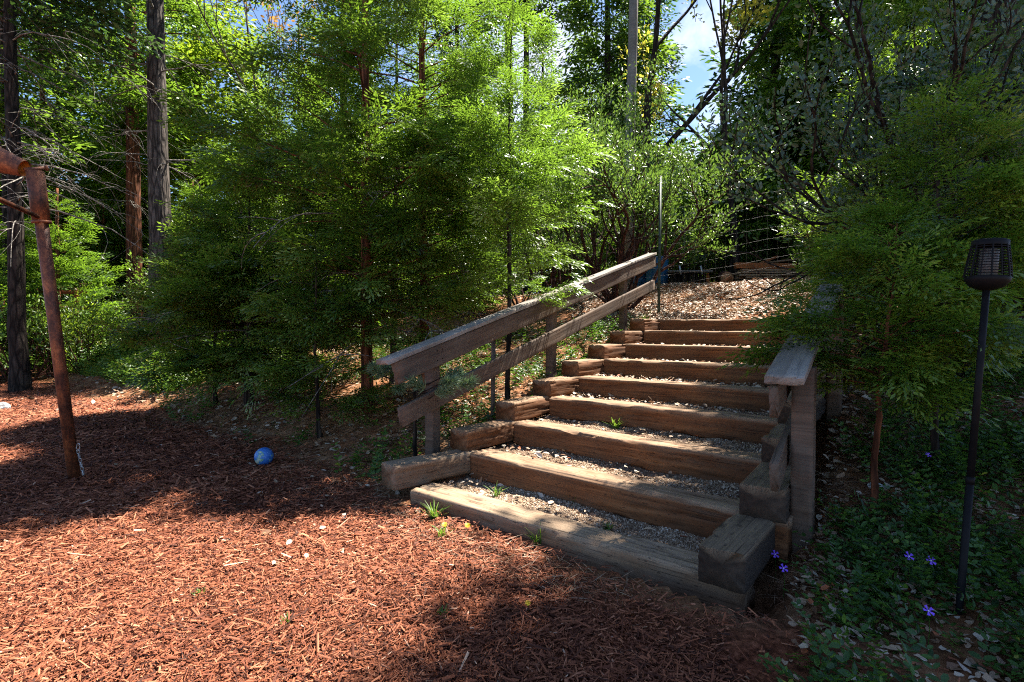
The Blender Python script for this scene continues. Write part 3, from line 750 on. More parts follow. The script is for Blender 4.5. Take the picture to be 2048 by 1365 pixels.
shrub('manzanita_bush', 'tall manzanita with many red brown stems behind the upper end of the left handrail', 'shrub', X_(1235, 10.4), 10.4,
      stem_list(12, 1.5, .045, r_, (.25, 1.0)), 5, 34, .06, .66, .16, M['manz'], M['bark_manz'], 31, leafy_levels=3, split=(2, 3), ang=.55, gravity=.05, upright=.7)
shrub('manzanita_bush', 'dense round manzanita left of the utility pole', 'shrub', X_(1120, 11.8), 11.8,
      stem_list(10, 1.6, .04, r_, (.2, .9)), 5, 32, .062, .66, .16, M['manz'], M['bark_manz'], 32, leafy_levels=3, split=(2, 3), ang=.55, gravity=.06, upright=.7)
shrub('manzanita_bush', 'manzanita with grey green rounded leaves arching over the right side of the steps', 'shrub', 4.0, 4.8,
      [(np.array([0, 0, 0]), np.array([-.5, -.1, 1]), 1.25, .05), (np.array([.1, .1, 0]), np.array([-.3, -.45, 1]), 1.15, .045), (np.array([.1, 0, 0]), np.array([.1, -.3, 1]), 1.2, .045), (np.array([0, .1, 0]), np.array([-.3, .15, 1]), 1.3, .04), (np.array([0, .1, 0]), np.array([-.1, .3, 1]), 1.2, .045), (np.array([0, .1, 0]), np.array([-.4, -.4, 1]), 1.2, .045), (np.array([0, 0, 0]), np.array([-.62, -.32, 1]), 1.55, .05), (np.array([0, 0, 0]), np.array([.35, -.5, 1.1]), 1.3, .05)],
      5, 34, .046, .82, .15, M['greyleaf'], M['bark_dark'], 33, split=(2, 3), ang=.52, gravity=.05, upright=.3, leafy_levels=3, minz=1.4)
# the tree with sparse fresh yellow leaves beside the pole, and the one overhead at the right
shrub('oak_tree', 'leaning oak with forked grey trunk and sparse fresh yellow leaves behind the utility pole', 'tree', X_(1272, 16), 16,
      [(np.array([0, 0, 0]), np.array([.06, 0, 1]), 6.0, .17)], 6, 11, .15, .8, .25, M['yellowleaf'], M['bark_dark'], 34, split=(2, 3), ang=.45, gravity=.05, wig=.06, ratio=.66)
shrub('oak_tree', 'slender tree with clusters of yellow new leaves against the sky right of the gap', 'tree', X_(1475, 13.5), 13.5,
      [(np.array([0, 0, 0]), np.array([-.01, 0, 1]), 4.6, .09)], 6, 11, .12, .8, .2, M['yellowleaf'], M['bark_dark'], 35, split=(2, 3), ang=.42, gravity=.06, wig=.06, ratio=.66)
shrub('maple_tree', 'tree with rusty orange spring leaves behind the big cedar at upper left', 'tree', X_(560, 12.5), 12.5,
      [(np.array([0, 0, 0]), np.array([.02, 0, 1]), 3.6, .08)], 6, 6, .09, .8, .16, M['rustleaf'], M['bark_grey'], 36, split=(2, 3), ang=.45, gravity=.06, wig=.06, ratio=.68)

# ------------------------------------------------------------------ big trunks and the wood behind
def big_tree(name, label, cat, px, D, hgt, tr, clear, rad, mat, barkm, seed, dead=None, lean=(0, 0), nb=90, per_m=7, slen=.7, temps=T_far, **kw):
    r = np.random.default_rng(seed); x = X_(px, D)
    root = empty(name, (x, D, float(terr(x, D))), label, cat)
    tb, P = trunk_mb(hgt, tr, tr * .2, r, lean, 18, .3, .03, 40)
    Q, v, bb = conifer(hgt, rad, clear, nb, per_m * 1.15, slen, temps, r, lean=lean, trunk_r=tr * .6, **kw)
    quads_obj('crown', Q, v, mat).parent = root
    tb.join(bb).obj('trunk', barkm, root, True)
    if dead:
        d = dict(dead); mat_ = d.pop('mat', M['twig'])
        dead_branches(r=r, trunk_r=tr, lean=lean, hgt=hgt, **d).obj('dead_branches', mat_, root, True)
    return root
big_tree('fir_tree', 'big fir with thick grey furrowed trunk and bare dead side branches at left', 'fir', 324, 14, 21, .29, .5, 3.2, M['fir'], M['bark_grey'], 41,
         dict(n=34, zlo=4.5, zhi=11.5, L=2.6, droop=.25, thick=.022))
big_tree('cedar_tree', 'old cedar with orange red trunk just left of the grey furrowed trunk', 'cedar', 272, 18, 20, .26, .33, 3.0, M['cedar'], M['bark_red'], 42, dict(n=10, zlo=4, zhi=9, L=1.8))
big_tree('pine_tree', 'dark slim pine with long curved dead twigs behind the rusty swing frame', 'pine', 38, 11, 16, .16, .45, 2.4, M['fir'], M['bark_dark'], 43,
         dict(n=64, zlo=3.4, zhi=8.5, L=2.7, droop=.55, curl=.6, thick=.016))
big_tree('pine_tree', 'thin dark trunk at the far left behind the slim pine', 'pine', 16, 14.5, 15, .12, .4, 2.0, M['cedar'], M['bark_dark'], 44, dict(n=12, zlo=3, zhi=8, L=2.0, droop=.4))
big_tree('pine_tree', 'thicker left one of two close dark pine trunks rising behind the bright cedar', 'pine', 1019, 20, 24, .20, .42, 2.6, M['cedar_dark'], M['bark_dark'], 45, dict(n=16, zlo=7, zhi=14, L=2.2, mat=M['bark_dark']))
big_tree('pine_tree', 'thinner right one of two close dark pine trunks rising behind the bright cedar', 'pine', 1053, 20.6, 24, .15, .45, 2.4, M['cedar_dark'], M['bark_dark'], 46, dict(n=14, zlo=7, zhi=14, L=2.0, mat=M['bark_dark']))
big_tree('cedar_tree', 'cedar with dark straight trunk behind the right end of the lumber pile', 'cedar', 1565, 21, 8.0, .22, .45, 1.7, M['cedar'], M['bark_dark'], 47, dict(n=16, zlo=1.5, zhi=5.5, L=1.5))
big_tree('cedar_tree', 'cedar with dark trunk behind the lumber pile, seen through the wire fence', 'cedar', 1467, 17, 5.2, .17, .3, 1.7, M['cedar'], M['bark_dark'], 48, dict(n=8, zlo=1, zhi=3, L=1.2))
big_tree('pine_tree', 'massive dark trunk in the shade at the right edge, behind the torch light', 'pine', 1996, 7.0, 15.5, .24, .36, 1.6, M['cedar_dark'], M['bark_dark'], 49, nb=140, dead=dict(n=12, zlo=1.8, zhi=6, L=1.6, mat=M['bark_dark']))

def proto(name, label, hgt, rad, mat, barkm, seed, nb=120, per_m=6.5, slen=.85, clear=.04, group='conifers of the wood behind', temps=T_far, **kw):
    r = np.random.default_rng(seed)
    root = empty(name, (0, 0, 0), label, 'conifer', group)
    tb, P = trunk_mb(hgt, hgt * .014, .03, r, (0, 0), 10)
    Q, v, bb = conifer(hgt, rad, clear, nb, per_m, slen, temps, r, trunk_r=hgt * .008, **kw)
    tb.join(bb).obj('trunk', barkm, root, True)
    quads_obj('crown', Q, v, mat).parent = root
    return root
PR = {
 'ced': proto('cedar_tree', '', 14, 2.6, M['far'], M['bark_red'], 51, 185),
 'dark': proto('fir_tree', '', 14, 2.3, M['cedar_dark'], M['bark_dark'], 52, 185, droop=.5),
 'yel': proto('cedar_tree', '', 14, 2.4, M['yellowish'], M['bark_red'], 53, 185, rise=.4, droop=.3),
 'slim': proto('fir_tree', '', 15, 1.7, M['fir'], M['bark_dark'], 54, 185, prof=1.0),
 'young': proto('cedar_tree', '', 5, 1.5, M['far'], M['bark_red'], 55, 110, 13, .55, .03, temps=T_mid),
}
DEF = {'ced': 'full green cedar among the trees of the wood behind the yard', 'dark': 'dark green fir among the trees of the wood behind the yard', 'yel': 'yellow green sunlit cedar among the trees of the wood behind the yard',
       'slim': 'slim dark fir among the trees of the wood behind the yard', 'young': 'young cedar in the undergrowth of the wood behind the yard'}
BG = [('yel', 402, 23, 1.33, 'tall yellow green sunlit cedar beside the patch of blue sky, right of the grey trunk'),
 ('ced', 95, 20, 1, None), ('dark', -50, 17, 1, None), ('yel', 150, 27, 1.2, None), ('ced', 330, 27, 1.25, None),
 ('ced', -120, 22, 1.2, None), ('young', 120, 14.5, 1, None), ('young', 205, 20, 1.0, None), ('young', 20, 16.5, 1.1, None), ('young', 395, 17.5, .9, None), ('young', 480, 14.5, 1, None), ('young', -60, 13, 1, None),
 ('young', 300, 23, 1.3, None), ('young', 560, 18, 1.2, None), ('young', 680, 13.5, .9, None), ('young', 860, 14, 1.0, None), ('young', 960, 12.5, .75, None), ('young', 760, 17, 1.2, None),
 ('ced', 520, 24, .72, None), ('slim', 690, 24, 1.2, None), ('slim', 915, 22, 1.05, None),
 ('slim', 1085, 27, .95, None), ('dark', 1212, 22, 1.25, 'dark fir just left of the utility pole'), ('slim', 1290, 24, 1.2, 'slim dark fir just right of the utility pole, at the left of the sky gap'), ('dark', 1255, 34, 1.3, None), ('ced', 1170, 36, 1.2, None),
 ('dark', 1640, 19, 1.35, None), ('slim', 1545, 21, 1.3, 'tall dark fir at the right of the sky gap'), ('dark', 1590, 26, 1.3, None), ('ced', 1850, 15.5, 1.0, None), ('dark', 1810, 18, 1.2, None), ('ced', 1900, 14, 1.0, None), ('dark', 1990, 20, 1.3, None), ('dark', 2090, 13, 1.05, None), ('ced', 2180, 17, 1.2, None),
 ('young', 1375, 24, 1.0, None), ('young', 1430, 26, .9, None), ('young', 1560, 19, .8, None), ('young', 1720, 11.5, .7, None), ('young', 1310, 19, .8, None), ('young', 1880, 9.6, .8, None), ('young', 2040, 7.6, .75, None), ('young', 1240, 16, .8, None), ('young', 1420, 30, 1.2, None)]
first = {}
for q, (k, px, D, sc, lab) in enumerate(BG):
    x = X_(px, D); loc = (x, D, float(terr(x, D)) - .05)
    grp = 'undergrowth cedars' if k == 'young' else 'conifers of the wood behind'
    if k not in first:
        o = PR[k]; first[k] = o; o.location = loc; o.scale = (sc,) * 3; o.rotation_euler = (0, 0, q * 1.7)
        o['label'] = lab or DEF[k]; o['group'] = grp
    else:
        o = copy_tree(PR[k], loc, q * 1.7, sc, lab or DEF[k], grp)
    if lab: 
        if 'group' in o: del o['group']

# low leafy shrubs under the far trees
def bush_proto(seed, mat, leaf=.075, vb=.45):
    r = np.random.default_rng(seed); root = empty('shrub', (0, 0, 0), 'leafy shrub in the undergrowth under the trees behind', 'shrub', 'undergrowth shrubs')
    mb, tips = skeleton(stem_list(9, .75, .018, r, (.2, .95)), 4, r, ang=.55, gravity=.08)
    mb.obj('branches', M['bark_manz'], root, True)
    P, D = leafy(tips, 9, .16, r, .5); n = len(P)
    leaves_mesh('foliage', P, D, rand_dirs(n, r) + np.array([0, 0, .4]), leaf * r.uniform(.6, 1.3, n), np.full(n, .6), np.clip(vb + r.normal(0, .2, n), 0, 1), mat, root)
    return root
BP = [bush_proto(61, M['manz']), bush_proto(62, M['cedar'], .07, .6), bush_proto(63, M['yellowish'], .07, .5)]
used = [False] * 3
r2 = np.random.default_rng(5)
BL = [(40, 12.5), (110, 13.5), (170, 13.0), (300, 17.8), (20, 15.5), (90, 16.5), (370, 15.5), (440, 15), (520, 16), (640, 15), (720, 17), (800, 15), (880, 16.5), (960, 14), (1040, 12.5), (1090, 15),
      (1345, 18), (1385, 17.5), (1420, 19), (1455, 18.6), (1500, 18), (1535, 19), (1590, 17), (1650, 16), (1340, 14), (1400, 22), (1480, 23), (1560, 21), (1720, 13), (1790, 12), (1860, 12.5), (1960, 11.5), (2040, 10.5), (1670, 9.5), (2060, 6.2), (1990, 6.6)]
for q, (px, D) in enumerate(BL):
    k = [0, 1, 2, 0, 1][q % 5]; x = X_(px, D); loc = (x, D, float(terr(x, D)) - .05); sc = r2.uniform(.75, 1.2)
    if not used[k]:
        used[k] = True; BP[k].location = loc; BP[k].scale = (sc,) * 3
    else: copy_tree(BP[k], loc, r2.uniform(0, 6), sc)
# the far-off wood that closes the view
r3 = np.random.default_rng(9)
fm = []; fv = []; fb = MB()
for k in range(150):
    a = r3.uniform(-1.25, 1.25); D = r3.uniform(34, 75); x = D * a; z = float(terr(x, D)); h = r3.uniform(9, 17) * (1 - .45 * math.exp(-((a - .36) / .06) ** 2)) * (1 - .3 * math.exp(-((a + .52) / .05) ** 2))
    nq = 1500; hh = r3.random(nq) ** 1.3; aa = r3.uniform(0, 2 * pi, nq); rr = (h * .2) * (1 - hh) ** .85 * np.sqrt(r3.random(nq)) * (1 + .25 * np.sin(hh * 40 + aa * 2))
    P = np.stack([x + np.cos(aa) * rr, D + np.sin(aa) * rr, z + h * hh + .2], -1)
    d = np.stack([np.cos(aa), np.sin(aa), r3.normal(-.2, .4, nq)], -1); d /= np.linalg.norm(d, axis=1)[:, None]
    fm.append(diamond(P, d, rand_dirs(nq, r3) + np.array([0, 0, .8]), r3.uniform(.4, 1.0, nq), r3.uniform(.14, .3, nq))); fv.append(np.clip(.4 + r3.normal(0, .18, nq), 0, 1))
o = quads_obj('distant_forest', np.concatenate(fm), np.concatenate(fv), M['cedar_dark'])
tag(o, 'distant mass of forest closing the view behind all the nearer trees', 'forest', kind='stuff')

# ------------------------------------------------------------------ utility pole
x, y = X_(1254, 13), 13.0; z = float(terr(x, y))
pm = MB(); pm.tube(np.array([[0, 0, -.4], [.03, 0, 3], [.10, 0, 6], [.17, 0, 10.5]]), [.125, .12, .11, .10], 18)
ur = empty('utility_pole', (x, y, z), 'plain grey wooden utility pole rising behind the manzanitas', 'pole')
pm.obj('pole', M['pole'], ur, True)

# ------------------------------------------------------------------ swing frame
top = at(70, 343, 4.42); foot = at(150, 962, 4.63); foot[2] = float(terr(foot[0], foot[1])) - .05
sw = empty('swing_frame', (foot[0], foot[1], 0), 'rusty steel swing frame with leaning leg and open ended top pipe at the left', 'swing frame')
def swp(name, fn, mat, smooth=True, par=sw):
    mb = MB(); fn(mb); o = mb.obj(name, mat, None, smooth); under(o, sw); return o
d_ = (foot - top)
swp('leg', lambda m: m.tube([top + d_ * .12, top + d_ * .5, foot], [.046, .046, .046], 20), M['rust'])
swp('sleeve', lambda m: (m.tube([top, top + d_ * .155], [.062, .062], 20), m.tube([top + d_ * .15, top + d_ * .158], [.068, .068], 20)), M['rust'])
pe = at(47, 337, 4.40); pf = at(-75, 297, 4.34)
pd = (pf - pe); pl = np.linalg.norm(pd); pd /= pl
def pipe(m):
    n = 24; up = np.array([0, 0, 1.]); X = np.cross(pd, up); X /= np.linalg.norm(X); Y = np.cross(X, pd)
    a = np.arange(n) * 2 * pi / n
    prof = [(pl, .16), (.25, .115), (.05, .078), (.0, .07), (-.012, .068), (0, .058), (.06, .057), (.6, .056)]
    V = [pe + pd * k + rr * (np.cos(q) * X + np.sin(q) * Y) for k, rr in prof for q in a]
    i = np.arange(5)[:, None] * n; j = np.arange(n)[None]; k = (j + 1) % n
    m.add(V[:n * 6], np.stack([i + j, i + k, i + n + k, i + n + j], -1).reshape(-1, 4))
swp('top_pipe', pipe, M['rust'])
def pipe_in(m):
    n = 24; up = np.array([0, 0, 1.]); X = np.cross(pd, up); X /= np.linalg.norm(X); Y = np.cross(X, pd); a = np.arange(n) * 2 * pi / n
    V = [pe + pd * k + rr * (np.cos(q) * X + np.sin(q) * Y) for k, rr in [(-.004, .0585), (.05, .057), (.35, .056)] for q in a] + [pe + pd * .35]
    i = np.arange(2)[:, None] * n; j = np.arange(n)[None]; k = (j + 1) % n
    jj = np.arange(n)
    m.add(V, np.stack([i + j, i + n + j, i + n + k, i + k], -1).reshape(-1, 4), np.stack([2 * n + jj, np.full(n, 3 * n), 2 * n + (jj + 1) % n], -1))
swp('pipe_mouth', pipe_in, M['rust_sunlit'])
b0 = at(76, 434, 4.40); b1 = at(-120, 345, 3.6)
swp('brace', lambda m: m.tube([b0, b1], [.019, .019], 10), M['rust'])
t0 = at(48, 340, 4.38); t1 = at(93, 337, 4.5)
swp('cross_bolt', lambda m: (m.tube([t0, t1], [.017, .017], 10), m.tube([t1 - (t1 - t0) * .04, t1 + (t1 - t0) * .05], [.026, .026], 6)), M['rust'])
# chain hanging from a ring at the foot of the leg
ch = empty('chain', (foot[0] + .055, foot[1] - .05, 0), 'short silvery chain with snap hook at the foot of the rusty swing leg', 'chain')
def torus(mb, c, R, r, ax, stretch=1.5):
    ax = np.array(ax, float); ax /= np.linalg.norm(ax); u = np.cross(ax, [.3, .2, 1.]); u /= np.linalg.norm(u); w_ = np.cross(ax, u)
    a = np.linspace(0, 2 * pi, 15); P = np.array(c) + R * (np.cos(a)[:, None] * u + stretch * np.sin(a)[:, None] * w_); mb.tube(P, np.full(15, r), 6, False)
for q in range(6):
    mb = MB(); torus(mb, (0.02 + .012 * q, -.005 * q, .25 - .036 * q), .012, .0035, (1, .2, .1) if q % 2 else (.1, 1, .2), 1.7)
    mb.obj('link', M['steel'], ch, True)
mb = MB(); torus(mb, (.02, 0, .29), .018, .004, (.2, 1, 0), 1.9); mb.obj('snap_hook', M['steel'], ch, True)
# rock and pine cones at the left
def rock(name, x, y, r, mat, label, cat, seed, zf=.7):
    import bmesh
    bm = bmesh.new(); bmesh.ops.create_icosphere(bm, subdivisions=4, radius=1)
    for v in bm.verts:
        k = 1 + (float(fbm(v.co.x * 1.4 + seed, v.co.y * 1.4, v.co.z * 1.4, 4)) - .5) * .8
        v.co = Vector((v.co.x * r * k, v.co.y * r * k * .85, v.co.z * r * k * zf))
    me = bpy.data.meshes.new(name); bm.to_mesh(me); bm.free(); me.materials.append(mat)
    o = bpy.data.objects.new(name, me); COL.objects.link(o); o.location = (x, y, float(terr(x, y)) + r * zf * .45); return tag(o, label, cat)
rock('rock', X_(0, 8.6), 8.6, .12, M['stone'], 'rounded grey rock on the mulch at the left edge, beyond the swing leg', 'rock', 3)
rock('stone', X_(1758, 3.3), 3.3, .045, M['white'], 'small white stone in the shade between the young cedars', 'stone', 8, .5)
def cone(x, y, label, L=.13, a=0.):
    root = empty('pine_cone', (x, y, float(terr(x, y)) + .045), label, 'pine cone'); root.rotation_euler = (radians(82), 0, a)
    Q = []; V_ = []
    for k in range(90):
        f = k / 90; z = -L / 2 + L * f; rr = .042 * math.sin(pi * (.12 + .82 * f)) ** .8; t = k * 2.4
        d = np.array([cos(t), sin(t), .35]); d /= np.linalg.norm(d); p = np.array([0, 0, z])
        Q.append(diamond(p[None], d[None], np.array([[0, 0, 1.]]), np.array([rr * 1.15]), np.array([rr * .7]))[0])
    o = quads_obj('scales', np.array(Q), np.zeros(90), M['cone']); o.parent = root
    mb = MB(); mb.tube([(0, 0, -L / 2), (0, 0, 0), (0, 0, L / 2)], [.012, .02, .006], 8); mb.obj('core', M['cone'], root)
cone(X_(304, 8.8), 8.8, 'dark pine cone lying on the lit strip of bare soil beyond the swing leg', .17, .5)
cone(X_(58, 9.6), 9.6, 'dark pine cone on the litter left of the swing leg', .16, 1.4)

# ------------------------------------------------------------------ ball
bx, by = X_(525, 5.12), 5.12
import bmesh
bm = bmesh.new(); bmesh.ops.create_uvsphere(bm, u_segments=48, v_segments=32, radius=.088)
me = bpy.data.meshes.new('ball'); bm.to_mesh(me); bm.free(); me.materials.append(M['ball'])
for p in me.polygons: p.use_smooth = True
o = bpy.data.objects.new('ball', me); COL.objects.link(o); o.location = (bx, by, float(terr(bx, by)) + .085); o.rotation_euler = (.6, .4, 2.0)
tag(o, 'blue ball printed with pale and green patches, resting at the edge of the mulch', 'ball')

# ------------------------------------------------------------------ fences
fx = [(-13.5, 17.0), (-8.5, 14.6), (-3.4, 12.3), (2.585, 9.32)]
wf = empty('wire_fence', (2.585, 9.32, 0), 'tall wire mesh fence on green steel posts across the top of the steps', 'fence')
def tpost(m, x, y, h):
    z = float(terr(x, y)); m.box((x - .004, y - .02, z - .3), (.008, 0, 0), (0, .04, 0), (.02, 0, h + .3)); m.box((x - .024, y - .026, z - .3), (.048, 0, 0), (0, .006, 0), (.02, 0, h + .3))
    for k in range(14): m.box((x - .009, y - .038, z + .15 + k * .15), (.018, 0, 0), (0, .012, 0), (0, 0, .02))
fr = [(2.585, 9.32), (5.6, 9.15), (9.0, 9.0)]
for x, y in [fr[0], fr[1], fr[2], fx[2], fx[1], fx[0]]:
    mb = MB(); tpost(mb, x, y, 2.42 if (x, y) == fr[0] else 2.1); under(mb.obj('post', M['postgreen']), wf)
def wires(a, b, h, zs, nv, rad):
    m = MB(); L = math.dist(a, b); N = max(6, int(L / .5))
    f = np.linspace(0, 1, N); X = a[0] + (b[0] - a[0]) * f; Y = a[1] + (b[1] - a[1]) * f; Z = terr(X, Y)
    Z = Z[0] + (Z[-1] - Z[0]) * f * .6 + .4 * (Z - Z[0]); 
    for z in zs: m.tube(np.stack([X, Y, Z + z + .012 * np.sin(f * 9 + z * 20)], -1), np.full(N, rad), 4, False)
    for k in range(nv):
        g_ = (k + .5) / nv; x = a[0] + (b[0] - a[0]) * g_; y = a[1] + (b[1] - a[1]) * g_; z = np.interp(g_, f, Z)
        m.tube([(x, y, z + zs[0]), (x + .004, y, z + h * .5), (x, y, z + zs[-1])], np.full(3, rad * .8), 4, False)
    return m
zs = [.06, .2, .34, .5, .66, .82, 1.0, 1.2, 1.4, 1.6, 1.82]
for a, b in ((fr[0], fr[1]), (fr[1], fr[2]), (fr[0], fx[2]), (fx[2], fx[1]), (fx[1], fx[0])):
    under(wires(a, b, 1.82, zs, int(math.dist(a, b) / .17), .0009).obj('wire_mesh', M['wire']), wf)
# red wooden rail fence far left
rf = empty('rail_fence', (X_(78, 15), 15, 0), 'low red stained wooden rail fence under the trees at far left', 'fence')
for px in (-60, 4, 78, 155):
    x, y = X_(px, 15), 15.0; z = 1.336 - 10 * 15 / F + .0; mb = MB(); zt = float(at(px, 583, 15)[2]); mb.box((x - .05, y - .05, float(terr(x, y)) - .2), (.10, 0, 0), (0, .10, 0), (0, 0, zt + .08 - float(terr(x, y)) + .2))
    under(mb.obj('post', M['redwood']), rf)
for yy in (590, 622):
    mb = MB(); a = at(-110, yy, 14.93); b = at(172, yy - 2, 14.93); mb.box(a, b - a, (0, .04, 0), (0, 0, .11)); under(mb.obj('rail', M['redwood']), rf)

# ------------------------------------------------------------------ bins, firewood, lumber on the plateau
def bin_(px, D, w, h, label, seed):
    x = X_(px, D); root = empty('plastic_drum', (x, D, float(terr(x, D)) - .03), label, 'drum', None)
    m = MB(); prof = [(0, 0), (w * .46, 0), (w * .5, .04), (w * .5, h * .3), (w * .515, h * .32), (w * .5, h * .34), (w * .5, h * .64), (w * .515, h * .66), (w * .5, h * .68), (w * .5, h - .07), (w * .44, h - .01), (w * .44, h), (w * .42, h), (w * .42, h - .02), (0, h - .02)]
    m.lathe(prof, 28); m.obj('shell', M['blue'], root, True)
    m = MB()
    for s in (-1, 1): m.lathe([(0, h - .02), (.035, h - .02), (.035, h + .012), (0, h + .012)], 12, (s * w * .25, 0, 0))
    m.obj('bung', M['black'], root)
bin_(1313, 13.6, .56, .88, 'taller blue plastic drum behind the green fence post', 1)
bin_(1277, 14.1, .52, .68, 'lower blue plastic drum seen under the upper end of the left handrail', 2)
fw = MB()
# row of short upright logs with a board and two steel straps on top
x0, x1, Dl = X_(1338, 13.2), X_(1418, 13.2), 13.2
lr = empty('log_bench', ((x0 + x1) / 2, Dl, 0), 'row of short upright dark logs with a board and two steel straps on top', 'log row')
nl = 11; ztop = float(at(1380, 546, Dl)[2])
for k in range(nl):
    x = x0 + (x1 - x0) * (k + .5) / nl; zb = float(terr(x, Dl)) - .1; m = MB(); rr = (x1 - x0) / nl * .5 * rng.uniform(.85, 1.02)
    m.tube([(x, Dl, zb), (x + .004, Dl, (zb + ztop) / 2), (x, Dl, ztop - rng.uniform(0, .03))], [rr, rr * .94, rr * .97], 10)
    under(m.obj('log', M['bark_dark'] if k < nl - 1 else M['lumber_orange']), lr)
m = MB(); m.box((x0 - .03, Dl - .14, ztop), (x1 - x0 + .06, 0, 0), (0, .28, 0), (0, 0, .05)); under(m.obj('board', M['pole']), lr)
for px in (1357, 1399):
    x = X_(px, Dl); m = MB(); m.box((x - .02, Dl - .16, ztop - .06), (.045, 0, 0), (-.0, .01, 0), (-.03, .03, .22)); under(m.obj('strap', M['steel']), lr)
x = X_(1446, 13.2); m = MB(); zc_ = float(terr(x, 13.0)) + .17
m.tube([(x - .0, 13.0, zc_), (x + .03, 13.25, zc_ + .04)], [.17, .17], 20); lg = empty('log_round', (x, 13.0, 0), 'short sawn log with orange cut end leaning beside the lumber pile', 'log')
under(m.obj('bark', M['bark_manz']), lg)
m = MB(); m.tube([(x - .001, 12.985, zc_ - .002), (x - .0, 12.999, zc_)], [.155, .155], 20); under(m.obj('cut_end', M['endgrain']), lg)
m = MB(); 
x = X_(1452, 12.8); z = float(terr(x, 12.8)); m.box((x - .12, 12.8, z), (.26, 0, .14), (0, .09, 0), (-.03, 0, .07)); tag(m.obj('firewood', M['lumber_orange']), 'short orange split log lying in front of the sawn log', 'firewood')
GL = 'planks of the lumber pile'
lrng = np.random.default_rng(21)
zb = float(terr(X_(1530, 13.4), 13.4)); q = 0
lay_lab = ['bottom', 'second', 'third', 'fourth', 'fifth']
for lay in range(5):
    for c in range(3):
        x = X_(1466 + lrng.uniform(-4, 14), 13.4); L = lrng.uniform(1.5, 2.3); y = 13.1 + c * .2; z = zb + .06 + lay * .062
        o = board((x, y + lrng.uniform(-.02, .02), z + .04 + lrng.uniform(0, .008)), (x + L, y + lrng.uniform(-.12, .12), z + .05 + lrng.uniform(-.015, .02)), .16, .04, 0, M['lumber'], 400 + q, 'plank', 24); q += 1
        tag(o, f"pale sawn plank in the {lay_lab[lay]} layer of the lumber pile, {['front', 'middle', 'back'][c]} one", 'plank', GL)
a, b = at(1470, 526, 13.15), at(1590, 528, 13.3); o = board((a[0], a[1], a[2]), (b[0], b[1], b[2]), .12, .145, 0, M['lumber_orange'], 420, 'beam', 24); tag(o, 'thick orange beam lying on top of the lumber pile', 'beam')
a, b = at(1518, 526, 13.5), at(1553, 512, 13.55); o = board(a, b, .10, .05, 0, M['lumber_orange'], 421, 'plank', 16); tag(o, 'short orange plank end sticking up above the lumber pile', 'plank')
a, b = at(1535, 524, 13.6), at(1625, 514, 13.7); o = board(a, b, .14, .04, 0, M['lumber'], 422, 'plank', 16); tag(o, 'tilted plank on top of the lumber pile, its right end raised', 'plank')

# ------------------------------------------------------------------ garden torch light
base = at(1921, 1190, 2.28); head = at(1973, 576, 2.30); ax = head - base; hl_ = np.linalg.norm(ax); ax /= hl_
bz = float(terr(base[0], base[1]))
lt = empty('torch_light', base, 'black garden torch light with slatted lantern head on a thin leaning stake', 'garden light')
rotm = Vector((0, 0, 1)).rotation_difference(Vector(ax)).to_euler()
def lp(name, fn, mat, smooth=True):
    m = MB(); fn(m); o = m.obj(name, mat, lt, smooth); o.rotation_euler = rotm; return o
lp('stake', lambda m: (m.tube([(0, 0, -.35), (0, 0, .0), (0, 0, .5)], [.004, .0145, .0145], 14), m.tube([(0, 0, .5), (0, 0, hl_)], [.0138, .013], 14), m.tube([(0, 0, .49), (0, 0, .52)], [.0165, .0165], 14)), M['black'])
h0 = hl_
lp('bowl', lambda m: m.lathe([(0, h0 - .012), (.025, h0 - .010), (.058, h0 + .004), (.075, h0 + .026), (.080, h0 + .045), (.076, h0 + .047), (.07, h0 + .03), (0, h0 + .01)], 36), M['black'])
hr0, hr1 = h0 + .045, h0 + .185; R0, R1 = .079, .061
lp('cap', lambda m: m.lathe([(R1 + .002, hr1 - .004), (R1 + .003, hr1 + .018), (R1 - .004, hr1 + .022), (0, hr1 + .02), (0, hr1 + .012), (R1 - .006, hr1 + .01), (R1 - .006, hr1 - .004), (R1 + .002, hr1 - .004)], 36), M['black'])
def slats(m):
    for k in range(1, 12):
        f = k / 12; rr = R0 + (R1 - R0) * f ** 1.15; z = hr0 + (hr1 - hr0) * f; a = np.linspace(0, 2 * pi, 37)
        m.tube(np.stack([np.cos(a) * rr, np.sin(a) * rr, np.full(37, z)], -1), np.full(37, .0022), 5, False)
lp('slats', slats, M['black'])
def ribs(m):
    for k in range(14):
        a = 2 * pi * k / 14 + .1; f = np.linspace(0, 1, 6); rr = R0 + (R1 - R0) * f ** 1.15 + .001
        m.tube(np.stack([np.cos(a) * rr, np.sin(a) * rr, hr0 + (hr1 - hr0) * f], -1), np.full(6, .0035 if k % 2 else .0022), 6, False)
lp('ribs', ribs, M['black'])
lp('lens', lambda m: m.lathe([(0, h0 + .02), (.033, h0 + .03), (.033, hr1 - .02), (0, hr1 - .01)], 20), M['lens'])

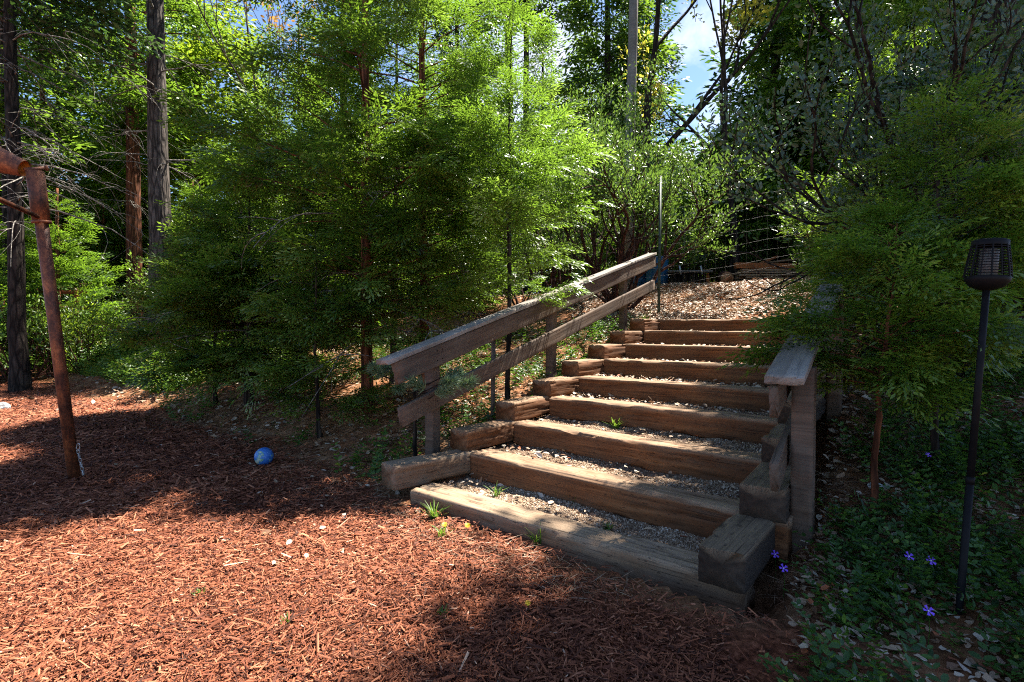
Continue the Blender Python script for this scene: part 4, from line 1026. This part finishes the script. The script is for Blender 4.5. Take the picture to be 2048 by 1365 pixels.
# ------------------------------------------------------------------ pine saplings with long needles
def needles(P, D, L, w, r, n_each, spread=.75):
    n = len(P) * n_each; p = np.repeat(P, n_each, 0); d = np.repeat(D, n_each, 0) + rand_dirs(n, r) * spread; d /= np.linalg.norm(d, axis=1)[:, None]
    return diamond(p, d, rand_dirs(n, r), L * r.uniform(.6, 1.15, n), np.full(n, w))
def pine_sapling(x, y, hgt, label, seed, tufts, L, w, n_each, mat=M['needle'], rad=.02):
    r = np.random.default_rng(seed); z = float(terr(x, y)); root = empty('pine_sapling', (x, y, z), label, 'pine')
    m, _ = trunk_mb(hgt, rad, rad * .4, r, n=8); m.obj('trunk', M['bark_dark'], root, True)
    bm_ = MB(); Ps = []; Ds = []
    for (tx, ty, tz, dx, dy, dz, ln) in tufts:
        e = np.array([tx - x, ty - y, tz - z]); d = np.array([dx, dy, dz], float); d /= np.linalg.norm(d); s0 = np.array([0, 0, max(.1, min(hgt - .03, e[2] - .12))])
        bm_.tube(np.stack([s0, (s0 + e) / 2 - [0, 0, .02], e]), [.008, .006, .004], 5, False)
        k = int(ln / .012)
        for q in range(k): Ps.append(e + d * ln * q / k + r.normal(0, .006, 3)); Ds.append(d * .8)
    bm_.obj('branches', M['bark_dark'], root)
    Q = needles(np.array(Ps), np.array(Ds), L, w, r, n_each); quads_obj('needles', Q, np.clip(r.normal(.5, .22, len(Q)), 0, 1), mat).parent = root
r6 = np.random.default_rng(66); tf = []
for px, py, D in ((880, 768, 4.42), (915, 770, 4.5), (850, 778, 4.4), (890, 752, 4.55), (770, 752, 4.75), (790, 780, 4.75), (750, 745, 4.85), (870, 790, 4.5)):
    p = at(px, py, D - .1); a = r6.uniform(0, 6.28); tf.append((*p, cos(a) * .8 + .3, sin(a) * .4 - .3, r6.uniform(.0, .4), .13))
pine_sapling(X_(829, 4.72), 4.72, 1.1, 'small pine whose silvery needle tufts poke through between the left handrail boards', 71, tf, .095, .0055, 34)
tf = []
for k in range(22):
    p = at(r6.uniform(1880, 2090), r6.uniform(240, 430), r6.uniform(3.4, 4.2)); a = r6.uniform(0, 6.28); tf.append((*p, cos(a), sin(a) - .2, r6.uniform(-.5, .3), .14))
pine_sapling(X_(2075, 3.8), 3.8, 3.0, 'young pine with long fine needles above the torch light at the right edge', 72, tf, .17, .0028, 10, M['needle'], .03)

# ------------------------------------------------------------------ ground plants and litter
def plant_template(seed, npair=6, L=.2, leaf=.042, wr=.75):
    r = np.random.default_rng(seed); P = []; D = []; U = []; Ls = []
    for k in range(npair):
        f = (k + .6) / npair; p = np.array([L * f, r.normal(0, .01), L * (.75 * f - .35 * f * f)])
        for s in (-1, 1):
            a = s * r.uniform(.8, 1.4); P.append(p); D.append([cos(a), sin(a), r.uniform(-.1, .45)]); U.append([r.normal(0, .3), r.normal(0, .3), 1]); Ls.append(leaf * r.uniform(.7, 1.2) * (1 - .3 * f))
    P, D, U, Ls = map(lambda q: np.array(q, float), (P, D, U, Ls)); R = rot_basis(D, U)
    V = P[:, None] + np.einsum('nij,nvj->nvi', R, LEAF[None] * np.stack([Ls, Ls * wr, Ls], -1)[:, None])
    return V                                       # (n,6,3)
PT = [plant_template(s) for s in (1, 2, 3, 4)]
def ground_plants(name, label, x, y, sc, mat, vb=.4):
    n = len(x); z = terr(x, y); Vs = []; vs = []; wh = rng.integers(0, 4, n)
    for k, T in enumerate(PT):
        w_ = wh == k; m_ = w_.sum()
        if not m_: continue
        a = rng.uniform(0, 2 * pi, m_); tl = rng.uniform(-.1, .9, m_)
        d = np.stack([np.cos(a) * np.cos(tl), np.sin(a) * np.cos(tl), np.sin(tl)], -1); R = rot_basis(d, np.tile([0, 0, 1.], (m_, 1)) + rng.normal(0, .2, (m_, 3)))
        V = inst(T, np.stack([x[w_], y[w_], z[w_] - .01], -1), R, sc[w_]); Vs.append(V.reshape(-1, 3)); K = T.shape[0]
        vs.append(np.clip(vb + rng.normal(0, .12, (m_, 1)) + rng.normal(0, .16, (m_, K)), 0, 1).ravel())
    V = np.concatenate(Vs); v = np.concatenate(vs); n_ = len(v)
    o = mesh_obj(name, V, (np.arange(n_)[:, None, None] * 6 + LEAFQ[None]).reshape(-1, 4), None, np.repeat(v, 6), mat)
    return tag(o, label, 'ground cover', kind='stuff')
def region(n, xlo, xhi, ylo, yhi): return rng.uniform(xlo, xhi, n), rng.uniform(ylo, yhi, n)
# right of the steps
x, y = region(26000, .9, 6.5, 1.3, 9); s, t = to_st(x, y)
k = (t > 2.62) & (s > -.75) & (fbm(x * 1.8, y * 1.8, 6) > rng.uniform(.40, .60, len(x))) & (rng.random(len(x)) < np.clip(2.6 / y, .2, 1))
ground_plants('periwinkle', 'dark glossy periwinkle spreading in the shade right of the steps', x[k], y[k], rng.uniform(.7, 1.3, k.sum()), M['peri'])
# left bank below the handrail
x, y = region(8000, -6, 3.4, 4.2, 10.5); s, t = to_st(x, y)
k = (t < -.34) & (s > .12) & (s < 5.4) & (fbm(x * 1.3, y * 1.3, 12) > rng.uniform(.40, .60, len(x)) - .10 * np.exp(-((t + .8) / .6) ** 2))
ground_plants('bank_plants', 'patchy green leafy plants on the shaded bank below the left handrail', x[k], y[k], rng.uniform(.7, 1.5, k.sum()), M['peri'], .45)
# sunny ground cover at the left back
x, y = region(34000, -17, -4.2, 9.2, 17); s, t = to_st(x, y)
k = (s > .5) & (x < -3.4 - .33 * (y - 9)) & (fbm(x * .7, y * .7, 15) > rng.uniform(.22, .46, len(x)))
ground_plants('leafy_ground_cover', 'sunlit bright green ground cover beyond the mulch at far left', x[k], y[k], rng.uniform(1.3, 2.6, k.sum()), M['peri'], .75)

LIT = np.array([[0, 0, 0], [.3, .34, .1], [.72, .27, .12], [1, 0, .02], [.66, -.3, .13], [.33, -.3, .08]])
def litter(name, label, x, y, size, zoff=None, pale=0.0):
    n = len(x); z = terr(x, y) + rng.uniform(.004, .03, n) if zoff is None else zoff
    a = rng.uniform(0, 2 * pi, n); tl = rng.normal(0, .25, n)
    d = np.stack([np.cos(a) * np.cos(tl), np.sin(a) * np.cos(tl), np.sin(tl)], -1); R = rot_basis(d, np.stack([rng.normal(0, .4, n), rng.normal(0, .4, n), np.ones(n)], -1))
    L = size * rng.uniform(.5, 1.3, n); T = LIT[None] * (1 + rng.normal(0, .22, (n, 6, 1))) * np.stack([L, L * rng.uniform(.7, 1.1, n), L], -1)[:, None]
    V = np.stack([x, y, z], -1)[:, None] + np.einsum('nij,nvj->nvi', R, T)
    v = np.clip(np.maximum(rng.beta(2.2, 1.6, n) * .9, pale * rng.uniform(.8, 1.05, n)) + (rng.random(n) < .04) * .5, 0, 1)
    o = mesh_obj(name, V.reshape(-1, 3), (np.arange(n)[:, None, None] * 6 + LEAFQ[None]).reshape(-1, 4), None, np.repeat(v, 6), M['litter'])
    return tag(o, label, 'leaf litter', kind='stuff')
x, y = log_scatter(60000, 1.6, 17, 1.2); s, t = to_st(x, y)
dens = sm(-.2, .5, s) * (1 - .66 * sm(2.3, 3.2, t) * sm(4.5, 3.5, s)) * (.35 + .65 * (fbm(x * .9, y * .9, 20) > .47)) + .12 * sm(2.3, 2.8, t) * sm(-1.6, -.8, s)
k = (rng.random(len(x)) < dens) & ~((s > -.15) & (s < 5.35) & (t > -.3) & (t < 2.5)); k |= (s > -1.2) & (s < 0) & (t < .3) & (rng.random(len(x)) < .025)
litter('leaf_litter', 'dry fallen leaves strewn over the bank and the plateau', x[k], y[k], np.clip(.028 + .006 * y[k], .03, .09))
s = rng.uniform(.2, 5.3, 5200); t = 2.2 * rng.random(5200) ** 1.5 - .02; k_ = np.clip((s / RUN).astype(int), 0, 8); f = s / RUN - k_
ok = (f > .36) & (rng.random(5200) < .25 + .75 * (s > 2.2)); s, t, k_ = s[ok], t[ok], k_[ok]; x = O2[0] + SD[0] * s + TD[0] * t; y = O2[1] + SD[1] * s + TD[1] * t
litter('step_litter', 'dry leaves and debris gathered on the treads', x, y, np.full(len(x), .045), Z0 + RISE * k_ - .03 + rng.uniform(0, .025, len(x)))
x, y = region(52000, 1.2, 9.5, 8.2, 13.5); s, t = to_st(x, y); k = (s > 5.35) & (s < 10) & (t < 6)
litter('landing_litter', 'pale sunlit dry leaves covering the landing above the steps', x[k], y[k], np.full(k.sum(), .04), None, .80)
# fallen needles
x, y = log_scatter(45000, 2.5, 13, 1.2); s, t = to_st(x, y); k = (s > -.4) & ~((s > -.1) & (s < 5.3) & (t > -.1) & (t < 2.4)); x, y = x[k], y[k]; n = len(x)
a = rng.uniform(0, 2 * pi, n); d = np.stack([np.cos(a), np.sin(a), rng.normal(0, .15, n)], -1)
Q = diamond(np.stack([x, y, terr(x, y) + rng.uniform(.004, .02, n)], -1), d, np.stack([rng.normal(0, .3, n), rng.normal(0, .3, n), np.ones(n)], -1), rng.uniform(.05, .16, n), np.clip(.0014 * y ** .9, .003, .012))
tag(quads_obj('needle_litter', Q, rng.uniform(.1, .65, n), M['litter']), 'fallen brown needles covering the soil of the bank', 'needle litter', kind='stuff')

# grass tufts and weeds on the steps
def tuft(x, y, z, label, n, L, seed, cat='grass tuft', name='grass_tuft'):
    r = np.random.default_rng(seed); n = int(n * 1.6); L *= 1.45; a = r.uniform(0, 2 * pi, n); Q = []
    for q in range(n):
        t = r.uniform(.5, 1.4); l = L * r.uniform(.5, 1.1); d = np.array([cos(a[q]) * cos(t), sin(a[q]) * cos(t), sin(t)]); p = np.array([r.normal(0, .012), r.normal(0, .012), 0])
        w_ = np.array([-sin(a[q]), cos(a[q]), 0]) * .0042; P = [p, p + d * l * .5, p + d * l * .85 + np.array([cos(a[q]), sin(a[q]), -.6]) * l * .12]
        Q.append([P[0] - w_, P[0] + w_, P[1] + w_ * .8, P[1] - w_ * .8]); Q.append([P[1] - w_ * .8, P[1] + w_ * .8, P[2] + w_ * .2, P[2] - w_ * .2])
    o = quads_obj(name, np.array(Q), np.repeat(np.clip(r.normal(.5, .25, n), 0, 1), 2), M['grass']); o.location = (x, y, z); return tag(o, label, cat)
def on_step(px, py, k, dz=-.045):
    z = Z0 + RISE * k + dz; d = at(px, py, 1.0) - np.array([0, 0, H]); kk = (z - H) / d[2]; p = np.array([0, 0, H]) + d * kk
    return p[0], p[1], z
def on_mulch(px, py):
    d = at(px, py, 1.0) - np.array([0, 0, H]); p = np.array([0, 0, H]) + d * (-H / d[2])
    return p[0], p[1], .01
for q, (px, py, k, n, L, lab) in enumerate([(1000, 884, 1, 34, .17, 'thick grass tuft at the left end of the third timber'), (1060, 882, 1, 16, .14, 'grass tuft just right of the thick tuft on the second tread'),
        (1135, 905, 1, 12, .12, 'small pair of grass blades in the middle of the second tread'), (1160, 900, 1, 8, .10, 'tiny grass blades right of the pair on the second tread'), (1320, 922, 1, 18, .10, 'weedy grass tuft in the gravel of the second tread, right of centre'),
        (1230, 858, 2, 20, .11, 'grass tuft with yellow base in the middle of the third tread'), (1390, 868, 2, 12, .08, 'weed clump at the right of the third tread'), (1150, 1008, 0, 16, .12, 'grass tuft against the second timber in the lowest tread'),
        (990, 992, 0, 12, .09, 'pale grass tuft in the gravel of the lowest tread, near its left'), (1215, 1060, 0, 14, .05, 'tiny green weed in the middle of the lowest tread'), (1436, 1062, 0, 12, .07, 'small weed at the right end of the lowest tread'), (1395, 800, 3, 10, .08, 'tiny grass blades on the fourth tread')]):
    tuft(*on_step(px, py, k), lab, n, L, 500 + q)
for q, (px, py, n, L, lab) in enumerate([(870, 1040, 26, .12, 'grey green grass tuft in the mulch at the left end of the lowest timber'), (1072, 1092, 14, .10, 'leafy weed growing against the front of the lowest timber'), (885, 1075, 12, .08, 'grass under the left dandelion'), (398, 1193, 6, .035, 'single green sprout in the sunlit mulch at left'), (575, 1253, 7, .04, 'pale sprout in the sunlit mulch, lower middle'), (880, 1235, 7, .04, 'tiny green sprout in the mulch below the dandelions')]):
    tuft(*on_mulch(px, py), lab, n, L, 540 + q)
def flower(x, y, z, label, mat, rad, npet, name, cat, seed, hgt, face=(0, -.7, .7), center=M['white']):
    r = np.random.default_rng(seed); root = empty(name, (x, y, z), label, cat)
    m = MB(); m.tube([(0, 0, -hgt), (.006, .0, -hgt / 2), (0, 0, 0)], [.0016] * 3, 5, False); m.obj('stem', M['grass'], root)
    d0 = np.array(face, float); d0 /= np.linalg.norm(d0); u_ = np.cross(d0, [.2, 1, .3]); u_ /= np.linalg.norm(u_); w_ = np.cross(d0, u_)
    V = []; Qf = []
    for k in range(npet):
        a = 2 * pi * k / npet + r.normal(0, .08); e = cos(a) * u_ + sin(a) * w_; f = np.cross(d0, e); wd = rad * 2.6 / npet
        n0 = len(V); V += [e * rad * .12 - f * wd * .12, e * rad * .12 + f * wd * .12, e * rad * .9 + f * wd * .62 + d0 * rad * .15, e * rad * 1.0 - f * wd * .5 + d0 * rad * .1]; Qf.append([n0, n0 + 1, n0 + 2, n0 + 3])
    mesh_obj('petals', np.array(V), np.array(Qf), None, None, mat).parent = root
    m = MB(); m.tube([d0 * rad * .02, d0 * rad * .12], [rad * .18, rad * .12], 8); m.obj('centre', center, root)
    return root
VL = 'violet periwinkle flowers'
for q, (px, py, D, lab) in enumerate([(1550, 1109, 2.36, 'upper violet periwinkle flower beside the lowest right side timber'), (1567, 1137, 2.3, 'lower, wide open violet periwinkle flower beside the lowest right side timber'), (1862, 1122, 2.35, 'violet periwinkle flower left of the foot of the torch stake'),
        (1857, 1222, 2.15, 'lowest violet periwinkle flower, near the bottom right corner'), (1856, 910, 3.0, 'small violet flower in the shade under the second young cedar'), (1818, 1113, 2.4, 'half hidden violet flower left of the one at the torch stake')]):
    Ds = np.linspace(1.9, 3.6, 200); Pq = np.array([at(px, py, q_) for q_ in Ds]); p = Pq[np.argmin(np.abs(Pq[:, 2] - terr(Pq[:, 0], Pq[:, 1]) - .16))]; flower(*p, lab, M['violet'], .022 if q != 4 else .018, 5, 'periwinkle_flower', 'flower', 600 + q, max(.05, p[2] - float(terr(p[0], p[1]))))
for q, (px, py, lab) in enumerate([(889, 1066, 'left dandelion in the mulch in front of the lowest timber'), (935, 1068, 'right, brighter dandelion in the mulch in front of the lowest timber'), (1055, 1219, 'single small dandelion low in the mulch, away from the other two')]):
    x, y, z = on_mulch(px, py); flower(x, y, .055 if q < 2 else .03, lab, M['yellow'], .019 if q < 2 else .014, 14, 'dandelion', 'flower', 620 + q, .055, (0.1, -.5, .8), M['yellow'])
